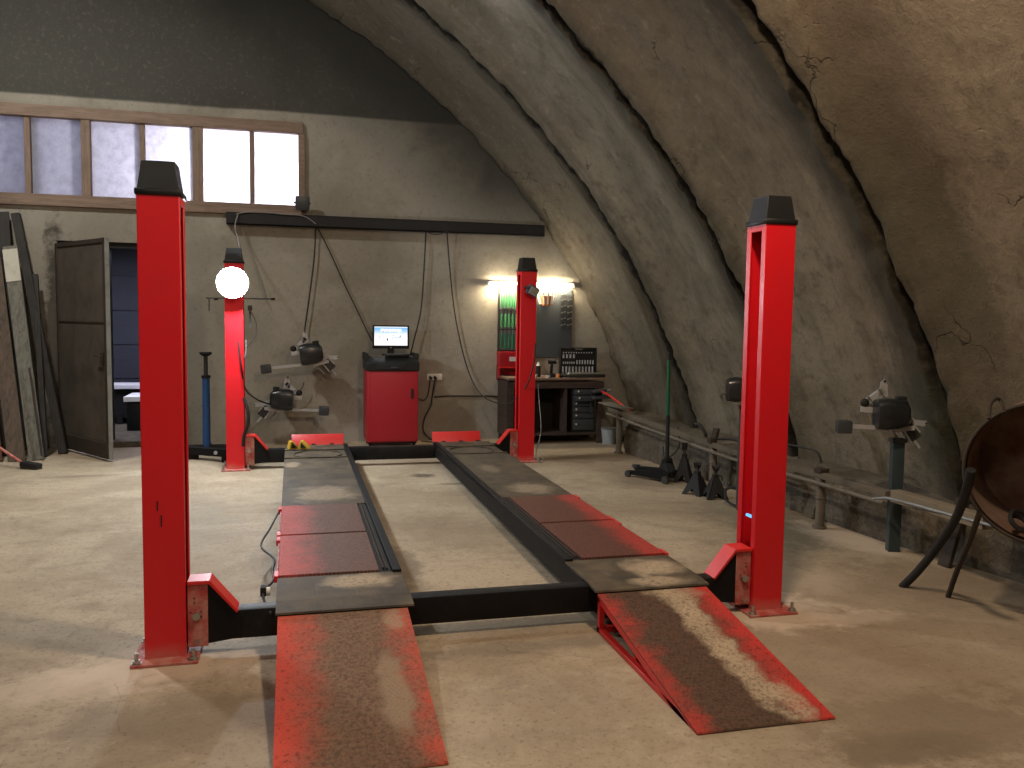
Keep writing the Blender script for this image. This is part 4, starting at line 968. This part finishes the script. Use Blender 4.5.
cable([at(695, 424, 3.35), at(700, 425, 3.3), at(705, 433, 3.25), at(706, 437, 3.25)], 'short bent black hose on the rail above the jack stands', .016, 'cable', 'hose')
cable([(4.62, 2.25, .60), (4.66, 2.0, .61), (4.70, 1.75, .60), (4.71, 1.68, .52)], 'thin black cable arching over the rail right of the near right column', .009)

# ---- floor jack
fj = thing('floor_jack', 'black low trolley jack with a long green upright handle', 'floor jack', (4.30, 3.74, 0), math.radians(118)); fj.scale = (.85, .85, .85)
# local x forward (towards the saddle)
for s2 in (-1, 1):
    MB().prism([(-.17, .03), (-.17, .12), (-.05, .165), (.10, .12), (.46, .075), (.46, .03)], 'y', s2 * .105 - .006, s2 * .105 + .006).build('side_frame', 'black', fj, bev=.003)
m = MB(); m.box((-.03, 0, .09), (.22, .17, .07), None, .012); m.cyl((-.15, 0, .09), (.05, 0, .09), .045, n=18); m.build('pump_body', 'matte_black', fj)
m = MB(); m.prism([(.02, .08), (.02, .15), (.38, .125), (.42, .10), (.38, .07)], 'y', -.035, .035); m.build('lift_arm', 'black', fj, bev=.004)
m = MB(); m.cyl((.40, 0, .105), (.40, 0, .14), .05, n=18); m.build('saddle', 'dark_grey', fj)
for (x, y, r) in ((.42, .13, .038), (.42, -.13, .038), (-.15, .14, .045), (-.15, -.14, .045)): MB().cyl((x, y - .018, r), (x, y + .018, r), r, n=18).build('wheel', 'steel_dark', fj)
MB().cyl((.42, -.13, .04), (.42, .13, .04), .012, n=10).build('axle', 'steel_dark', fj)
m = MB(); m.prism([(-.16, .10), (.03, .10), (-.045, .26), (-.085, .26)], 'y', -.07, -.058); m.prism([(-.16, .10), (.03, .10), (-.045, .26), (-.085, .26)], 'y', .058, .07); m.cyl((-.065, -.07, .25), (-.065, .07, .25), .03, n=14); m.bx(-.15, .02, -.09, .09, .10, .115); m.build('handle_yoke', 'matte_black', fj)
lw = Vector((4.30, 3.74, 0)); top = at(669, 352, 3.68); Rz = Matrix.Rotation(-math.radians(118), 3, 'Z')
p0 = Vector((-.065, 0, .25)); p1 = Rz @ (top - lw) / .85; pm = p0.lerp(p1, .42); pg = p0.lerp(p1, .93)
MB().cyl(p0, pm, .024, n=16).build('handle_sleeve', 'matte_black', fj); MB().cyl(pm, pg, .020, n=16).build('handle', 'green_paint', fj); MB().cyl(pg, p1, .026, .022, n=16).build('hand_grip', 'matte_black', fj)

def jack_stand(x, y, rz, label, s=1.0, post=.0, mat='matte_black'):
    o = thing('jack_stand', label, 'jack stand', (x, y, 0), rz, 'jack stands by the right wall'); o.scale = (s, s, s)
    m = MB(); B_, T_, H_ = .125, .032, .24; th = .006
    for i in range(4):
        a = i * PI / 2; R3 = Matrix.Rotation(a, 3, 'Z')
        quad = [(-B_, -B_, 0.0), (-B_ + .05, -B_, 0), (0, -B_ * .72 - T_ * .28, .075), (B_ - .05, -B_, 0), (B_, -B_, 0), (T_, -T_, H_), (-T_, -T_, H_)]
        o1 = [m.b.verts.new(R3 @ Vector(q)) for q in quad]; o2 = [m.b.verts.new(R3 @ (Vector(q) + Vector((0, th * 1.5, 0)))) for q in quad]
        n = len(quad); m.b.faces.new(o1); m.b.faces.new(o2[::-1])
        for k in range(n): m.b.faces.new((o1[k], o1[(k + 1) % n], o2[(k + 1) % n], o2[k]))
    m.build('base', mat, o)
    m = MB(); m.bx(-.032, .032, -.032, .032, .235, .27); m.build('collar', mat, o, bev=.004)
    m = MB(); m.bx(-.014, .014, -.02, .02, .10, .32 + post)
    for k in range(6): m.box((.016, 0, .27 + k * .012), (.008, .03, .006))
    m.build('ratchet_post', 'steel_dark', o)
    m = MB(); m.prism([(-.035, .345 + post), (-.045, .375 + post), (-.03, .378 + post), (-.012, .345 + post), (.012, .345 + post), (.03, .378 + post), (.045, .375 + post), (.035, .345 + post), (.02, .31 + post), (-.02, .31 + post)], 'y', -.03, .03); m.build('saddle', mat, o, bev=.003)
    m = MB(); m.tube([(.03, .0, .255), (.07, 0, .25), (.085, 0, .20)], .007, 8); m.build('lever', mat, o)
    return o
jack_stand(4.34, 3.06, .55, 'left of the two black jack stands standing on the floor', .80)
jack_stand(4.43, 2.87, -.15, 'right of the two black jack stands standing on the floor', .80)
o = jack_stand(4.50, 3.42, .9, 'taller narrow black jack stand standing behind the other two, against the rail', .9)
o.location = (4.50, 3.66, 0); o.scale = (.72, .72, 1.05)
rg = MB(); rg.sph((0, 0, .02), .075, (1.0, .9, .5), 12)
for v in rg.b.verts: v.co += Vector((noise.noise(v.co * 20), noise.noise(v.co * 17 + Vector((3, 3, 3))), .7 * noise.noise(v.co * 19))) * .04; v.co.z = max(0, v.co.z)
tag(rg.build('yellow_rag', 'yellow_cloth', loc=(4.50, 3.16, 0)), 'pale yellow rag on the floor between the two jack stands', 'rag')
o = thing('creeper_frame', 'bent black steel frame on the floor right of the jack stands', 'frame', (0, 0, 0))
m = MB(); m.tube([(4.40, 2.62, .13), (4.43, 2.50, .17), (4.50, 2.2, .16), (4.52, 2.05, .15)], .011); m.tube([(4.40, 2.62, .13), (4.38, 2.55, .04), (4.44, 2.35, .012), (4.52, 2.05, .012)], .011); m.bar((4.45, 2.3, .16), (4.45, 2.3, .01), .02, .02); m.build('tube', 'matte_black', o)

# ================================================================== DRUM
dc = at(1044, 475, -.6); axis = Vector((.80, .60, .03)).normalized()
dq = axis.to_track_quat('Z', 'Y').to_matrix().to_4x4()
dm = thing('rusty_drum', 'large open rusty steel drum on bent legs at the right edge', 'drum', (0, 0, 0))
R0 = .375
MB().lathe([(R0 - .012, .02), (R0 - .012, .42), (0, .43), (0, .44), (R0, .43), (R0, .0)], (dc.x, dc.y, dc.z), 64, dq).build('shell', 'rust_inner', dm)
m = MB(); ring = [(R0 + .010 * math.cos(a), .012 * math.sin(a)) for a in [2 * PI * k / 12 for k in range(13)]]
m.lathe(ring, (dc.x, dc.y, dc.z), 64, dq); m.build('rim', 'dark_rust', dm)
hx = [at(989, 419, -.6), at(990, 406, -.55), at(995, 399, -.52), at(1001, 401, -.52), at(1004, 413, -.58)]
MB().tube(hx, .009, 8).build('handle', 'dark_rust', dm)
l1 = [at(971, 470, -.56), at(967, 488, -.50), at(956, 518, -.25), at(938, 546, -.02), at(918, 571, .14), tuple(at(902, 587, .235))]
MB().tube(l1, .024, 12).build('leg', 'matte_black', dm)
l2 = [at(980, 512, -.52), at(970, 540, -.32), at(957, 571, -.12), at(948, 597, .0)]
MB().tube(l2, .015, 10).build('leg', 'dark_rust', dm)
MB().tube([(dc.x + .25, dc.y - .15, 0), (dc.x + .22, dc.y + .05, .2), (dc.x + .15, dc.y + .2, .42)], .03, 10).build('leg', 'dark_rust', dm)
o = thing('chain_coil', 'small dark coil of chain lying inside the rusty drum', 'chain', tuple(at(1021, 521, -.50)))
m = MB(); m.lathe([(.06 + .012 * math.cos(a), .012 * math.sin(a)) for a in [2 * PI * k / 8 for k in range(9)]], (0, 0, 0), 24, Matrix.Rotation(.9, 4, 'X')); m.lathe([(.045 + .012 * math.cos(a), .012 * math.sin(a)) for a in [2 * PI * k / 8 for k in range(9)]], (.0, .01, -.012), 24, Matrix.Rotation(.7, 4, 'X')); m.build('coil', 'matte_black', o)

# ================================================================== LEFT: leaning boards
def leaning(name, xb, yb, xt, zt, w_, d_, mat, label, yt=6.86):
    m = MB(); m.bar((xb, yb, .005), (xt, yt, zt), w_, d_, (0, -1, .3)); return tag(m.build(name, mat, bev=.004), label, 'board', 'boards leaning in the left corner')
leaning('leaning_beam', -1.88, 6.50, -2.40, 2.74, .09, .09, 'plank_dark', 'black leaning beam nearest the door leaf, rightmost of the stack')
leaning('leaning_beam', -2.02, 6.30, -2.20, 2.05, .06, .05, 'plank_dark', 'shorter black leaning strip beside the pale board', 6.80)
leaning('leaning_board', -2.04, 6.05, -2.44, 2.36, .15, .03, 'plank_grey', 'pale grey leaning board with a white painted top', 6.76)
m = MB(); a_ = Vector((-2.04, 6.05, .005)); b_ = Vector((-2.44, 6.76, 2.36)); m.bar(a_.lerp(b_, .83) + Vector((0, -.018, 0)), a_.lerp(b_, .985) + Vector((0, -.018, 0)), .152, .012, (0, -1, .3))
wp = m.build('painted_end', 'old_white', bpy.data.objects['leaning_board'])
leaning('leaning_board', -2.22, 6.00, -2.62, 2.34, .17, .03, 'plank', 'wide brown leaning board between the pale board and the rusty one', 6.72)
leaning('leaning_board', -2.44, 6.0, -2.80, 2.25, .16, .03, 'plank_rust', 'rusty red leaning board cut by the left edge', 6.72)
leaning('leaning_beam', -2.50, 6.40, -2.72, 2.74, .5, .03, 'plank_dark', 'dark wide panel leaning behind the boards at the left edge')
m = MB(); m.bar((-1.97, 5.98, .06), (-2.14, 6.25, 1.0), .018, .018, (0, -1, .3));  tag(m.build('iron_rod', 'dark_rust'), 'thin rusty rod leaning on the pale grey board', 'rod')
o = thing('floor_brush', 'black brush with a red handle lying at the left edge', 'brush', (0, 0, 0))
MB().cyl(at(-12, 440, 5.75), at(24, 464, 5.55), .014, n=10).build('handle', 'dusty_red', o)
h_ = Vector(at(31, 467, 5.5)); m = MB(); m.box((h_.x, h_.y, .045), (.20, .09, .05), (0, .12, -.4), .012); m.build('head', 'matte_black', o)
m = MB(); m.box((h_.x, h_.y, .018), (.19, .085, .032), (0, .05, -.4), .004); m.build('bristles', 'dark_rust', o)

# ================================================================== VIEW
vs = scene.view_settings
vs.view_transform = 'Standard'; vs.look = 'None'; vs.gamma = 1; vs.use_curve_mapping = False; vs.exposure = 0.0
